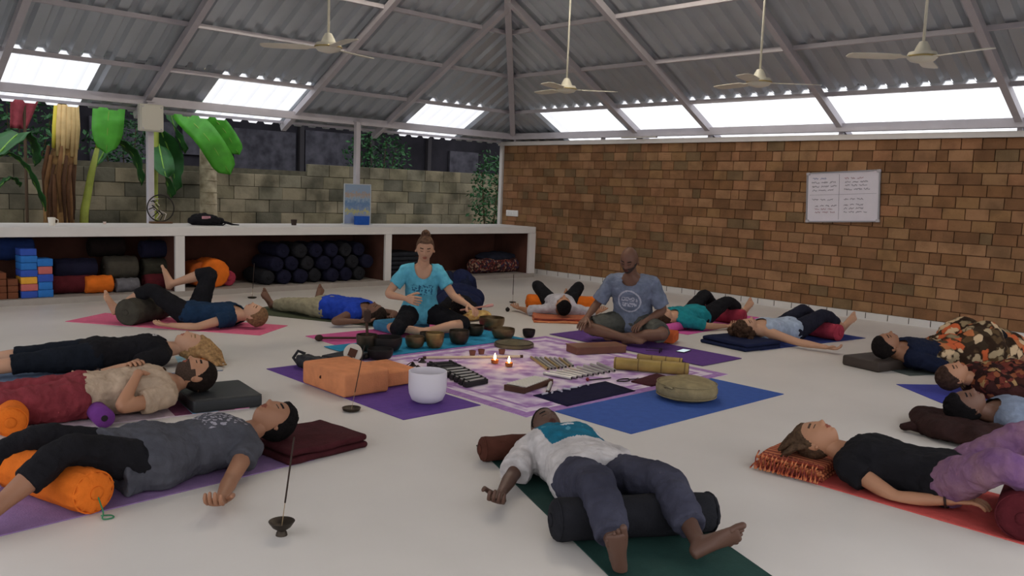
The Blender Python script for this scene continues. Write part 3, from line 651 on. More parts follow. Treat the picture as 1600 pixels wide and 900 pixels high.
def person(label, B, skin_c, garments, hair=('short', (40, 30, 24)), voxel=.0075, zmin=.012, beard=None, bare_head_k=1.06, clamp=True, extra_hair=None, lip=None, bracelet=''):
    J = B.J; k = B.k
    t = thing('person', label, 'person', (J['pel'].x, J['pel'].y, 0)); off = -Vector((J['pel'].x, J['pel'].y, 0))
    mb = MB(); dg_ = MB(); B.torso(mb)
    for sd in 'LR': B.shoulder(mb, sd); B.hipcap(mb, sd); B.leg(mb, sd); B.arm(mb, sd); B.foot(mb, sd, dg_); B.hand(mb, sd, dg_)
    hc = J['head']; mb.tube([J['neck'] - B.sd * .03, J['neck'].lerp(hc, .35), hc - J['hup'].normalized() * .035 * k], [.064 * k, .054 * k, .052 * k], 14, round_ends=True)
    me = remesh(mb, voxel, 2, .4); wrinkle(me, 0, 1, zmin if clamp else None)
    a = co_of(me); nv = len(a); bm_ = bmesh.new(); bm_.from_mesh(me)
    hv, hf, hm = make_head(hc, J['hup'], J['hfr'], B.sex, k * bare_head_k, beard)
    o_ = len(hv); hv += [Vector(v) for v in dg_.v]; hf += [tuple(i + o_ for i in f) for f in dg_.f]; hm += [0] * len(dg_.f)
    bv = [bm_.verts.new(v) for v in hv]
    for f, m_ in zip(hf, hm):
        try: q = bm_.faces.new([bv[i] for i in f]); q.material_index = m_; q.smooth = True
        except ValueError: pass
    bmesh.ops.translate(bm_, verts=bm_.verts, vec=off); bm_.to_mesh(me); bm_.free()
    sc_ = skin_c; lipc = lip or (int(sc_[0] * .82), int(sc_[1] * .62), int(sc_[2] * .62))
    me.name = 'body'; key = '%d_%d_%d' % sc_
    hairc = hair[1] if hair else (50, 42, 36)
    for m_ in (skin(key, sc_), skin('lip_' + key, lipc), mat('brow_%d_%d_%d' % hairc, tuple(int(c * .8) for c in hairc), rough=.9), mat('beard_%s' % key, beard or (60, 50, 45), rough=.95, var=.3, vscale=120)): me.materials.append(m_)
    me.polygons.foreach_set('use_smooth', [True] * len(me.polygons)); link('body', me, t)
    if hair and hair[0] != 'bald':
        h = make_hair(hc, J['hup'], J['hfr'], k * bare_head_k, hair[0], len(bpy.data.objects) * .37)
        if extra_hair: extra_hair(h, B)
        h.v = [tuple(Vector(v) + off) for v in h.v]; hm_ = mat('hair_%d_%d_%d' % hair[1], hair[1], rough=.85, var=.4, vscale=45, bump=.8, bscale=160, spec=.12)
        ho = h.build('hair', hm_, t, True)
        if clamp:
            for v in ho.data.vertices: v.co.z = max(v.co.z, .012)
    for sd in bracelet:
        q = J['wr' + sd].lerp(J['el' + sd], .12); d = (J['wr' + sd] - J['el' + sd]).normalized(); u_ = d.cross(Z3).normalized(); w_ = d.cross(u_); r_ = .031 * k
        MB().tube([q + off + u_ * (r_ * math.cos(a)) + w_ * (r_ * math.sin(a)) for a in [2 * math.pi * j / 20 for j in range(20)]], .0055, 8, closed=True).build('bracelet', mat('dark_beads', (44, 30, 26), rough=.6), t, True)
    for g in garments:
        mb = MB(); inf = g.get('inf', .012); b0 = B.g
        for p in g['p']:
            kind = p[0]
            if kind == 'torso': B.torso(mb, p[1], p[2], inf, p[3] if len(p) > 3 else 0)
            elif kind[:3] == 'leg': B.leg(mb, kind[3], p[1], p[2], inf=inf, flare=p[3] if len(p) > 3 else 0); (p[1] < .1) and B.hipcap(mb, kind[3], inf)
            elif kind[:3] == 'arm': B.arm(mb, kind[3], p[1], p[2], inf=inf, flare=p[3] if len(p) > 3 else 0); (p[1] < .1) and B.shoulder(mb, kind[3], inf)
            elif kind == 'ell': mb.ell(p[1], p[2], 16, 10)
        gm = remesh(mb, g.get('vox', voxel), g.get('sm', 3), .5); wrinkle(gm, g.get('wr', .006), g.get('ws', 14), (zmin - .006) if clamp else None)
        if g['n'] in ('shirt', 'vest'):
            sl_, sv_ = g.get('scoop', (.078, .055)); l0, d0, f0 = B.frame(B.tl); nk = J['neck']; bm_ = bmesh.new(); bm_.from_mesh(gm); kill = []
            for f in bm_.faces:
                q = f.calc_center_median() - nk; x_, y_, z_ = q.dot(l0), q.dot(d0), q.dot(f0)
                if y_ > .045 or (x_ / (sl_ * k)) ** 2 + ((y_ - .01) / ((sv_ if z_ > 0 else .04) * k)) ** 2 < 1: kill.append(f)
            bmesh.ops.delete(bm_, geom=kill, context='FACES'); bm_.to_mesh(gm); bm_.free()
        gm.transform(Matrix.Translation(off)); gm.name = g['n']
        for m_ in g['m'] if isinstance(g['m'], (list, tuple)) else [g['m']]: gm.materials.append(m_)
        if 'paint' in g:
            for f in gm.polygons:
                c_ = Vector(f.center) - off; q = c_ - B.spine(0); l, d, fr = B.frame(.3)
                f.material_index = g['paint'](q.dot(l), (c_ - J['pel']).dot(B.sd), (Vector(f.normal)).dot(fr))
        o = link(g['n'], gm, t)
        if g.get('label'): o['label'] = g['label']
    return t
def flen(a, b, L):            # point at length L from a towards b
    d = b - a; return a + d.normalized() * L
def lying(head, heading, k=1.0, sex='m', pillow=0.0, pz=.105, **kw):
    """a skeleton on its back: head (x, y), heading = direction pelvis to head in degrees, local pose points (towards head, to its right, up) from the pelvis"""
    h = math.radians(heading); s = Vector((math.cos(h), math.sin(h), 0)); r = Z3.cross(s); tl = (.51 if sex == 'm' else .49) * k
    hd_ = kw.get('hd', .65) * k; pel = Vector((head[0], head[1], 0)) - s * hd_; pel.z = pz
    W = lambda p: Vector((pel.x, pel.y, 0)) + s * (p[0] * k) + r * (p[1] * k) + Z3 * p[2]
    D = lambda p: s * p[0] + r * p[1] + Z3 * p[2]
    J = {'pel': pel}
    nz = kw.get('nz', .115 + pillow * .35); J['neck'] = W((tl / k, 0, nz)); J['head'] = W((hd_ / k, kw.get('hy', 0), .112 + pillow))
    J['hup'] = D(kw.get('hup', (1, 0, -.02))); J['hfr'] = D(kw.get('hfr', (.02, 0, 1)))
    sw = (.172 if sex == 'm' else .152)
    for sd, g in (('R', 1), ('L', -1)):
        J['sh' + sd] = W((tl / k - .065, g * sw, .10 + pillow * .15)); J['hip' + sd] = W((-.02, g * .092, pz))
        el = W(kw.get('el' + sd, (.24, g * .32, .05))); wr = W(kw.get('wr' + sd, (.02, g * .42, .04)))
        J['el' + sd] = flen(J['sh' + sd], el, .275 * k); J['wr' + sd] = flen(J['el' + sd], wr, .25 * k)
        kn = W(kw.get('kn' + sd, (-.43, g * .14, .10))); an = W(kw.get('an' + sd, (-.84, g * .2, .06)))
        J['kn' + sd] = flen(J['hip' + sd], kn, .43 * k); J['an' + sd] = flen(J['kn' + sd], an, .41 * k)
        J['ft' + sd] = D(kw.get('ft' + sd, (0, g * .55, 1)))
        J['pn' + sd] = D(kw.get('pn' + sd, (0, 0, 1))); J['cu' + sd] = kw.get('cu' + sd, .6)
        J['th' + sd] = kw.get('th' + sd, -1 if sd == 'L' else 1)
        if 'hd' + sd in kw: J['hd' + sd] = D(kw['hd' + sd])
    return Body(J, sex, k, kw.get('girth', 1.0))
# ================================================================ mats, cushions, blankets
def ymat(label, c, size, rz, m, name='yoga_mat', th=.005, z0=0.0, group='yoga mats', cat='mat'):
    o = MB().box((0, 0, z0 + th / 2), (size[0], size[1], th), bev=.002).build(name, m, loc=(c[0], c[1], 0)); o.rotation_euler.z = math.radians(rz); return tag(o, label, cat, group)
def foam(n, col): return mat(n, col, rough=.85, var=.08, vscale=20, bump=.25, bscale=140, spec=.2)
ymat('royal blue yoga mat with the beige round cushion on it', (4.80, 3.39), (1.76, .625), 0, foam('mat_blue', (56, 86, 156)), group=None)
ymat('purple yoga mat under the shaven-headed seated person', (6.33, 4.92), (.60, 1.80), 0, foam('mat_purple', (92, 58, 126)), group=None, z0=.004)
ymat('purple yoga mat under the white crystal bowl and orange blocks', (3.32, 4.965), (.62, 1.74), 0, foam('mat_purple2', (96, 64, 140)), group=None)
ymat('dark green yoga mat in the foreground', (2.93, 2.47), (1.86, .60), 66.5, foam('mat_green', (34, 64, 58)), group=None)
ymat('lilac yoga mat in the left foreground', (1.28, 3.98), (1.80, .62), 4.5, foam('mat_lilac', (138, 110, 152)), group=None)
ymat('hot pink yoga mat nearest the counter at the left', (3.275, 8.14), (1.98, .60), -53, foam('mat_pink', (212, 100, 132)), group=None)
ymat('olive green yoga mat under the person in royal blue', (4.74, 7.90), (1.80, .60), -64, foam('mat_olive', (70, 76, 56)), group=None)
ymat('magenta yoga mat behind the turquoise one', (4.84, 6.62), (1.76, .62), 0, foam('mat_magenta', (196, 88, 142)), group=None)
ymat('turquoise yoga mat carrying the row of bowls', (4.72, 6.06), (1.80, .62), 0, foam('mat_turquoise', (38, 132, 170)), z0=.006, group=None)
ymat('bright pink yoga mat behind the shaven-headed seated person', (8.22, 5.45), (1.90, .60), 5, foam('mat_pink2', (206, 92, 160)), group=None)
ymat('deep blue yoga mat under the person with the outstretched arm', (8.05, 4.32), (1.70, .58), -8, foam('mat_deep', (40, 56, 120)), group=None)
ymat('violet blue yoga mat under the person in the dark shawl', (7.30, 1.96), (1.75, .60), 143, foam('mat_violet', (66, 70, 156)), group=None)
ymat('coral red yoga mat in the right foreground', (4.29, 1.36), (.61, 1.80), 0, foam('mat_coral', (202, 88, 82)), group=None)
ymat('thin grey-green mat under the person in the navy T-shirt', (8.15, 2.72), (1.75, .60), 156, foam('mat_thin', (84, 92, 88)), group=None)
ymat('grey mat under the person with the brown pillow', (6.25, 1.30), (1.7, .6), 137, foam('mat_grey', (120, 116, 118)), group=None)
def striped(label, c, rz, base, cols):
    t = thing('cotton_rug', label, 'rug', (c[0], c[1], 0), math.radians(rz)); MB().box((0, 0, .003), (1.8, .60, .006)).build('cloth', base, t)
    x = .9
    for i, (wd, cc) in enumerate(cols):
        MB().box((x - wd / 2, 0, .0068), (wd, .60, .003)).build('stripe', cloth('stripe_%d_%d_%d' % cc, cc), t); x -= wd
striped('pale cotton rug with pink, wine and turquoise end stripes, under the tan T-shirt', (1.55, 5.29), -9, cloth('rug_pale', (190, 172, 178)), [(.09, (214, 110, 160)), (.10, (120, 50, 80)), (.15, (110, 170, 200)), (.10, (110, 60, 84)), (.05, (190, 170, 176))])
striped('grey-blue cotton rug with orange and pale blue end stripes', (1.95, 6.50), -17, cloth('rug_slate', (96, 112, 136)), [(.06, (190, 186, 180)), (.12, (214, 120, 50)), (.10, (150, 190, 206)), (.12, (190, 186, 180))])

def bolster(label, c, ang, L, r, m, z=None, cat='bolster', string=None, name='bolster', gather=.06, group=None, parts=True):
    t = thing(name, label, cat, (c[0], c[1], 0), math.radians(ang), group); z = r if z is None else z; n = 36; rings = []; rr = random.Random(int(abs(c[0] * 100 + c[1] * 37)))
    ph = rr.uniform(0, 6)
    prof = [(-1, .28), (-.995, .62), (-.975, .82), (-.94, .93), (-.88, .985), (-.7, 1), (-.35, 1.01), (0, 1), (.35, 1.01), (.7, 1), (.88, .985), (.94, .93), (.975, .82), (.995, .62), (1, .28)]
    for (x, q) in prof:
        e = sm(abs(x), .5, 1.0); rings.append([Vector((x * L / 2, r * q * math.cos(a) * (1 + gather * e * math.cos(11 * a + ph) * .5), z + r * .97 * q * math.sin(a) * (1 + gather * e * math.cos(13 * a + ph) * .5) + .004 * math.sin(x * 9 + a * 3))) for a in [2 * math.pi * j / n for j in range(n)]])
    rings = [[Vector((p.x, p.y, max(.001, p.z))) for p in rg] for rg in rings]
    MB().loft(rings).build('cover', m, t, True)
    for s_ in (-1, 1):
        MB().lathe([(.03, 0), (.028, .006), (.016, .009), (.004, .009)], n=14).build('end_button', m, t, True, (s_ * L / 2 * .998, 0, z)).rotation_euler = (0, s_ * math.pi / 2, 0)
        if parts: MB().tube([(s_ * L / 2 * .93, r * .955 * math.cos(a), z + r * .925 * math.sin(a)) for a in [2 * math.pi * j / 28 for j in range(28)]], .004, 6, closed=True).build('piping', m, t, True)
    if string:
        s_ = -1; pts = [Vector((s_ * L / 2, 0, z)), Vector((s_ * (L / 2 + .02), -.005, z - .05)), Vector((s_ * (L / 2 + .03), -.01, .012)), Vector((s_ * (L / 2 + .07), .03, .004)), Vector((s_ * (L / 2 + .09), -.02, .004)), Vector((s_ * (L / 2 + .05), -.03, .004)), Vector((s_ * (L / 2 + .02), .01, .004))]
        fine = []
        for i in range(len(pts) - 1):
            for k in range(5): fine.append(pts[i].lerp(pts[i + 1], k / 5))
        for _ in range(4): fine = [fine[0]] + [(fine[i - 1] + fine[i] * 2 + fine[i + 1]) / 4 for i in range(1, len(fine) - 1)] + [fine[-1]]
        MB().tube(fine, .003, 6).build('drawstring', string, t, True)
    return t
M_or = cloth('orange_cover', (214, 108, 34), var=.15, vscale=9); M_red = cloth('crimson_cover', (160, 56, 74)); M_blk = cloth('black_cover', (34, 34, 38)); M_mar = cloth('maroon_cover', (84, 30, 36)); M_gry = cloth('olive_grey_cover', (66, 62, 54)); M_nvy = cloth('navy_cover', (30, 30, 52))
bolster('orange bolster with a green drawstring under the knees in the left foreground', (1.03, 3.93), 107, .62, .094, M_or, string=cloth('green_cord', (60, 130, 90)), gather=.2)
c_ = P(18, 684); bolster('orange bolster cut by the left edge of the picture', (c_.x + .07, c_.y + .27), 75, .58, .083, M_or)
bolster('black bolster under the knees of the person with dark jeans', (2.735, 2.105), -30, .72, .088, M_blk)
bolster('olive-grey bolster under the leg on the hot pink mat', (3.07, 8.40), 35, .62, .13, M_gry)
bolster('orange bolster under the spread knees of the person in pale grey', (7.36, 6.93), -42, .84, .098, M_or)
bolster('crimson bolster under the knees of the person in teal', (8.42, 5.42), 95, .60, .09, M_red)
bolster('crimson bolster under the knees of the person in the pale blue vest', (8.44, 4.26), 80, .58, .088, M_red)
bolster('maroon bolster under the purple knees at the right edge', (4.31, 1.10), 12, .66, .108, M_mar)
bolster('brown bolster pillow under the head of the person with dark jeans', (3.12, 3.12), -22, .56, .065, cloth('brown_cover', (82, 48, 38)))

def cushion(label, c, size, rz, m, z0=0.0, cat='cushion', name='cushion', bev=.02, vent=None):
    t = thing(name, label, cat, (c[0], c[1], z0), math.radians(rz)); smooth_angle(MB().box((0, 0, size[2] / 2), size, bev=bev).build('cover', m, t))
    for z in (.12, .88):
        x, y = size[0] / 2 - bev * .12, size[1] / 2 - bev * .12; q = bev * .8
        MB().tube([(x - q, -y, z * size[2]), (x, -y + q, z * size[2]), (x, y - q, z * size[2]), (x - q, y, z * size[2]), (-x + q, y, z * size[2]), (-x, y - q, z * size[2]), (-x, -y + q, z * size[2]), (-x + q, -y, z * size[2])], .003, 6, closed=True).build('piping', m, t)
    if vent: MB().tube([vent, (vent[0], vent[1] - .004, vent[2])], .011, 12).build('eyelet', mat('eyelet_dark', (60, 30, 20)), t)
    return t
M_vin = mat('black_vinyl', (38, 40, 42), rough=.5, var=.1, spec=.4)
cushion('thick black foam block under the bearded head at the left', (2.30, 5.10), (.42, .46, .085), -8, M_vin)
cushion('dark brown foam block under the head of the person in the navy T-shirt', (7.42, 3.14), (.54, .37, .09), -12, mat('brown_vinyl', (62, 52, 46), rough=.6, var=.1))
M_os = cloth('orange_block', (206, 134, 92), var=.1)
cushion('large orange foam block with a dark eyelet on the purple mat', (3.17, 5.00), (.36, .54, .16), 0, M_os, z0=.006, vent=(-.181, .02, .09))
cushion('smaller orange foam block behind the large one', (3.52, 5.02), (.30, .40, .11), 0, M_os, z0=.006)
cushion('orange block under the shaven-headed seated person', (6.68, 5.03), (.26, .44, .10), 26, cloth('orange_block2', (190, 92, 50)), z0=.01)
cushion('turquoise cushion under the seated person with the bun', (4.90, 6.74), (.46, .36, .10), 0, cloth('steel_blue', (64, 120, 150)), z0=.006, bev=.045)
t = thing('round_cushion', 'round beige meditation cushion on the royal blue mat', 'cushion', (4.95, 3.42, .005))
prof = [(.02, 0), (.14, .002), (.195, .02), (.212, .055), (.212, .085), (.195, .12), (.14, .135), (.06, .138), (.01, .136)]
rg = [[Vector((r_ * math.cos(a) * (1 + .012 * math.cos(24 * a) * (z_ > .02)), r_ * math.sin(a) * (1 + .012 * math.cos(24 * a) * (z_ > .02)), z_ + .006 * math.sin(2 * a + 1) * (z_ > .1))) for a in [2 * math.pi * j / 72 for j in range(72)]] for r_, z_ in prof]
M_bge = cloth('beige_cover', (142, 128, 96)); MB().loft(rg).build('cover', M_bge, t, True)
for z_ in (.03, .112): MB().tube([(.207 * math.cos(a), .207 * math.sin(a), z_) for a in [2 * math.pi * j / 40 for j in range(40)]], .004, 6, closed=True).build('piping', M_bge, t, True)
MB().tube([(-.21, -.03, .10), (-.235, 0, .115), (-.21, .03, .10)], .01, 6).build('handle', M_bge, t, True)

def folded(label, c, size, rz, m, layers=3, z0=0.0, name='folded_blanket', seed=1, group=None, wav=.008):
    t = thing(name, label, 'blanket', (c[0], c[1], z0), math.radians(rz), group); h = size[2] / layers
    for k in range(layers):
        mb = MB(); sx, sy = size[0] / 2 * (1 - .03 * k), size[1] / 2 * (1 - .02 * k); mb.box((.01 * (k % 2), 0, h * (k + .5)), (2 * sx, 2 * sy, h * .96), bev=min(h * .45, .03))
        me = mb.mesh('fold', m if not isinstance(m, list) else m[k % len(m)]); bm_ = bmesh.new(); bm_.from_mesh(me); bmesh.ops.subdivide_edges(bm_, edges=[e for e in bm_.edges if e.calc_length() > .06], cuts=7, use_grid_fill=True)
        for v in bm_.verts:
            q = noise.noise((v.co.x * 7 + seed, v.co.y * 7, k * 3)); v.co.z = max(0.001, v.co.z + wav * q * (1 if v.co.z > .01 else .2)); v.co.x += .012 * noise.noise((v.co.y * 9, k, seed)); v.co.y += .012 * noise.noise((v.co.x * 9, k + 5, seed))
        bm_.to_mesh(me); bm_.free(); o = link('fold', me, t); smooth_angle(o, 60)
    return t
folded('maroon folded blanket pillow in the left foreground', (2.27, 3.96), (.50, .44, .07), 5, cloth('maroon_wool', (66, 28, 32)), 2, seed=2)
folded('navy folded blanket under the curly head of the person in the pale blue vest', (7.24, 4.42), (.52, .56, .075), -8, cloth('navy_wool', (28, 34, 62)), 2, seed=3)
M_str = bpy.data.materials.new('orange_stripe'); M_str.use_nodes = True; nt = M_str.node_tree; b = nt.nodes['Principled BSDF']; b.inputs['Roughness'].default_value = .95
tc = nt.nodes.new('ShaderNodeTexCoord'); wv = nt.nodes.new('ShaderNodeTexWave'); wv.inputs['Scale'].default_value = 9; wv.inputs['Distortion'].default_value = 2.5; wv.bands_direction = 'X'
cr = nt.nodes.new('ShaderNodeValToRGB'); e = cr.color_ramp.elements; e[0].color = rgb(120, 46, 36); e[1].color = rgb(206, 130, 84); e.new(.5).color = rgb(176, 80, 44)
nt.links.new(tc.outputs['Object'], wv.inputs['Vector']); nt.links.new(wv.outputs['Color'], cr.inputs['Fac']); nt.links.new(cr.outputs['Color'], b.inputs['Base Color'])
fb = folded('orange and rust striped folded blanket under the head on the coral mat', (4.20, 2.14), (.42, .36, .07), 8, M_str, 4, z0=.006, seed=4, wav=.012)
fr_ = MB()
for i in range(40): y_ = -.17 + i * .0087; fr_.tube([(-.2, y_, .03 + .03 * (i % 3)), (-.235, y_ + .006 * math.sin(i), .02 + .02 * (i % 3)), (-.26, y_ + .01 * math.sin(i * 2.3), .006)], .004, 5)
o = fr_.build('fringe', M_str, fb, True); o['kind'] = 'stuff'
folded('orange-red patterned blanket under the black-haired head by the brick wall', (6.82, 6.42), (.46, .62, .05), 48, M_str, 2, seed=5, wav=.012)
# brown pillow at the right edge
def puff(name, label, c, rad, m, rz=0, cat='pillow', z0=0.0, amp=.02, seed=0, vox=.012):
    mb = MB(); mb.ell((0, 0, rad[2] * .8), (rad[0], rad[1], rad[2]), 32, 20); me = remesh(mb, vox, 1); wrinkle(me, amp, 7 + seed % 3, .002)
    me.materials.append(m); t = thing(name, label, cat, (c[0], c[1], z0), math.radians(rz)); link('cover', me, t); return t
pw = puff('pillow', 'large dark brown pillow at the right edge, black hair on it', (5.60, 1.84), (.36, .27, .062), cloth('brown_wool', (48, 30, 28)), 45, amp=.03)
MB().tube([(-.02, .25, .03), (.0, .30, .05), (.04, .33, .03), (.06, .30, .01)], [.02, .03, .025, .01], 8).build('knot', cloth('brown_wool', (48, 30, 28)), pw, True)
puff('pillow', 'yellow floral pillow under the black hair behind the bowls', (5.90, 7.05), (.34, .20, .06), cloth('floral_yellow', (214, 186, 120), vscale=22, col2=(150, 96, 50)), -38, amp=.02)

# blankets over people
def flor(name, cols, sc, dark):
    m = bpy.data.materials.new(name); m.use_nodes = True; nt = m.node_tree; b = nt.nodes['Principled BSDF']; b.inputs['Roughness'].default_value = .95; b.inputs['Specular IOR Level'].default_value = .1
    tc = nt.nodes.new('ShaderNodeTexCoord'); vo = nt.nodes.new('ShaderNodeTexVoronoi'); vo.inputs['Scale'].default_value = sc
    sp_ = nt.nodes.new('ShaderNodeSeparateColor'); cr = nt.nodes.new('ShaderNodeValToRGB'); cr.color_ramp.interpolation = 'CONSTANT'; e = cr.color_ramp.elements
    while len(e) < len(cols): e.new(.5)
    for i, c in enumerate(cols): e[i].position = i / len(cols); e[i].color = rgb(*c)
    mr = nt.nodes.new('ShaderNodeMapRange'); mr.inputs['From Min'].default_value = .55; mr.inputs['From Max'].default_value = .68; mx = nt.nodes.new('ShaderNodeMix'); mx.data_type = 'RGBA'; mx.inputs[7].default_value = rgb(*dark)
    dn = nt.nodes.new('ShaderNodeTexNoise'); dn.inputs['Scale'].default_value = sc * .8; va = nt.nodes.new('ShaderNodeVectorMath'); va.operation = 'MULTIPLY_ADD'; va.inputs[1].default_value = (1.4 / sc,) * 3; nt.links.new(tc.outputs['Object'], dn.inputs['Vector']); nt.links.new(dn.outputs['Color'], va.inputs[0]); nt.links.new(tc.outputs['Object'], va.inputs[2]); nt.links.new(va.outputs[0], vo.inputs['Vector']); nt.links.new(vo.outputs['Color'], sp_.inputs[0]); nt.links.new(sp_.outputs[0], cr.inputs['Fac']); nt.links.new(vo.outputs['Distance'], mr.inputs['Value'])
    nt.links.new(mr.outputs['Result'], mx.inputs[0]); nt.links.new(cr.outputs['Color'], mx.inputs[6]); nt.links.new(mx.outputs[2], b.inputs['Base Color']); return m
M_flor = flor('floral_print', [(170, 150, 118), (196, 96, 58), (140, 122, 92), (90, 70, 48), (204, 176, 140), (180, 110, 70), (60, 48, 36)], 13, (52, 38, 28))
M_shawl = flor('shawl_print', [(96, 44, 38), (60, 34, 28), (130, 76, 50), (48, 28, 26), (110, 54, 44), (150, 120, 80)], 22, (40, 24, 22))
def blanket(name, label, pts, m, cat='blanket', amp=.018, ws=8, vox=.012):
    """pts: ellipsoid-like lumps (x, y, z, rx, ry, rz, rot) melted together into one draped cover"""
    mb = MB()
    for (x, y, z, rx, ry, rz_, a) in pts: mb.ell((x, y, z), (rx, ry, rz_), 24, 14, Matrix.Rotation(math.radians(a), 3, 'Z'))
    me = remesh(mb, vox, 8, .5); wrinkle(me, amp, ws, .008); c0 = Vector((pts[0][0], pts[0][1], 0)); me.transform(Matrix.Translation(-c0)); me.materials.append(m)
    o = link(name, me, None, c0); return tag(o, label, cat)
# ================================================================ people: who lies and sits where
SK_L, SK_M, SK_T, SK_D, SK_DD = (186, 142, 114), (172, 124, 94), (150, 106, 80), (106, 74, 58), (88, 62, 50)
def shirt(m, t0=-.13, t1=.49, sl=.75, inf=.016, flare=.016, **kw):
    d = {'n': 'shirt', 'p': [('torso', t0, t1, flare)] + ([('armL', 0, sl, .012), ('armR', 0, sl, .012)] if sl else []), 'm': m, 'inf': inf, 'wr': .0095, 'ws': 13}; d.update(kw); return d
def pants(m, u=1.9, inf=.012, top=.06, **kw):
    d = {'n': 'trousers', 'p': [('torso', -.1, top), ('legL', 0, u), ('legR', 0, u)], 'm': m, 'inf': inf, 'wr': .0075, 'ws': 14}; d.update(kw); return d
BLACK = cloth('black_cloth', (26, 25, 28)); NAVY = cloth('navy_cloth', (24, 30, 50)); GREY = cloth('charcoal_cloth', (74, 74, 80)); TEAL = cloth('teal_cloth', (34, 128, 136))

# foreground left: grey T-shirt, legs over the orange bolster
B = lying((2.08, 3.95), 2, .97, 'f', pillow=.065, elL=(.27, -.30, .05), wrL=(.10, -.52, .04), elR=(.27, .3, .05), wrR=(.08, .42, .04), knL=(-.38, -.13, .245), anL=(-.76, -.24, .07), knR=(-.38, .23, .215), anR=(-.76, .34, .07), cuL=.8, hdL=(-.55, -.6, .1), hfr=(-.05, -.12, 1), hup=(1, 0, .05))
def print_grey(l, u, n): return 1 if n > .3 and abs(l) < .11 and .24 < u < .44 and noise.noise((l * 55, u * 55, 3)) > .12 else 0
person('person in a charcoal printed T-shirt and black leggings, knees over an orange bolster', B, SK_T, [shirt([GREY, mat('print_pale', (150, 146, 154), rough=.9)], -.19, .485, .42, .018, paint=print_grey, flare=.085), pants(BLACK, 1.5)], ('long', (20, 17, 17)), .0065, zmin=.02)
# tan shirt and maroon shorts
B = lying((2.17, 5.12), -14, 1.0, 'm', pillow=.075, elL=(.21, -.28, .09), wrL=(.37, -.05, .35), elR=(.25, .34, .06), wrR=(.30, .1, .26), pnL=(0, 0, -1), pnR=(0, 0, -1), cuL=.3, hdL=(.25, .9, -.22), hfr=(-.05, .05, 1), hup=(1, 0, .05))
person('person in a tan T-shirt and maroon shorts with one hand on the chest', B, SK_M, [shirt(cloth('tan_cloth', (174, 152, 130)), (.03), .49, .5, .02, wr=.011, ws=15), pants(cloth('maroon_cloth', (122, 50, 56)), 1.12, .034, .05, n='shorts', wr=.016, ws=11)], ('crop', (34, 26, 22)), .0065, zmin=.02, beard=(64, 48, 38))
# black clothes, blonde hair
def blonde(h, B):
    J = B.J; s = J['hup'].normalized(); c = J['head']; r = (J['shR'] - J['shL']).normalized()
    for i in range(16):
        a = (i - 7.5) / 7.5; st = c + s * .05 + r * a * .075 + Z3 * (.07 - .11 * abs(a))
        p1 = st + s * .07 + r * a * .03 - Z3 * .03; p2 = st + s * (.13 + .03 * math.sin(i * 2.1)) + r * (a * .07) - Z3 * .12; p3 = Vector((p2.x, p2.y, .02)) + s * .03 + r * a * .03
        h.tube([st, p1, p2, p3], [.022, .026, .022, .008], 7, round_ends=True)
B = lying((2.62, 6.28), -18, .97, 'f', pillow=.03, elL=(.19, -.31, .06), wrL=(-.08, -.46, .05), hfr=(.02, -.1, 1), hup=(1, 0, 0))
def print_black(l, u, n): return 1 if n > .2 and -.02 < l < .16 and .36 < u < .47 and noise.noise((l * 40, u * 40, 1)) > .02 else 0
person('person with long blonde hair in a black T-shirt and black trousers', B, SK_L, [shirt([BLACK, mat('print_white', (210, 208, 206), rough=.9)], -.12, .485, .7, .018, paint=print_black), pants(cloth('black_blue', (24, 28, 36)), 1.25, .018)], ('long', (168, 132, 90)), .0075, extra_hair=blonde, bracelet='L')
# pink mat: one ankle on the other knee
B = lying((3.76, 7.52), -53, .98, 'f', pillow=.02, knL=(-.36, -.12, .33), anL=(-.74, -.16, .12), knR=(.06, .17, .41), anR=(-.29, .10, .37), ftR=(-.1, .1, 1), ftL=(0, -.2, 1), elL=(.26, -.28, .05), wrL=(.0, -.33, .04), cuL=.4)
person('person on the pink mat by the counter with one leg crossed over the other knee', B, SK_L, [shirt(cloth('petrol_cloth', (28, 48, 72)), -.1, .48, .28), pants(BLACK, 1.35, .014)], ('short', (122, 92, 66)), .008)
# blue shirt, arms behind the head
B = lying((4.88, 7.15), -80, .98, 'm', pillow=.0, elL=(.50, -.44, .06), wrL=(.66, -.2, .06), elR=(.50, .44, .06), wrR=(.66, .2, .06), anL=(-.84, -.14, .06), anR=(-.82, .46, .06), knR=(-.4, .26, .1), cuL=.3, cuR=.3)
person('person in a bright blue shirt and khaki trousers with arms folded behind the head', B, SK_D, [shirt(cloth('royal_blue', (34, 62, 160)), -.12, .49, .12, .02), pants(cloth('khaki_cloth', (150, 142, 116)), 1.8, .022)], ('short', (44, 34, 28)), .009)
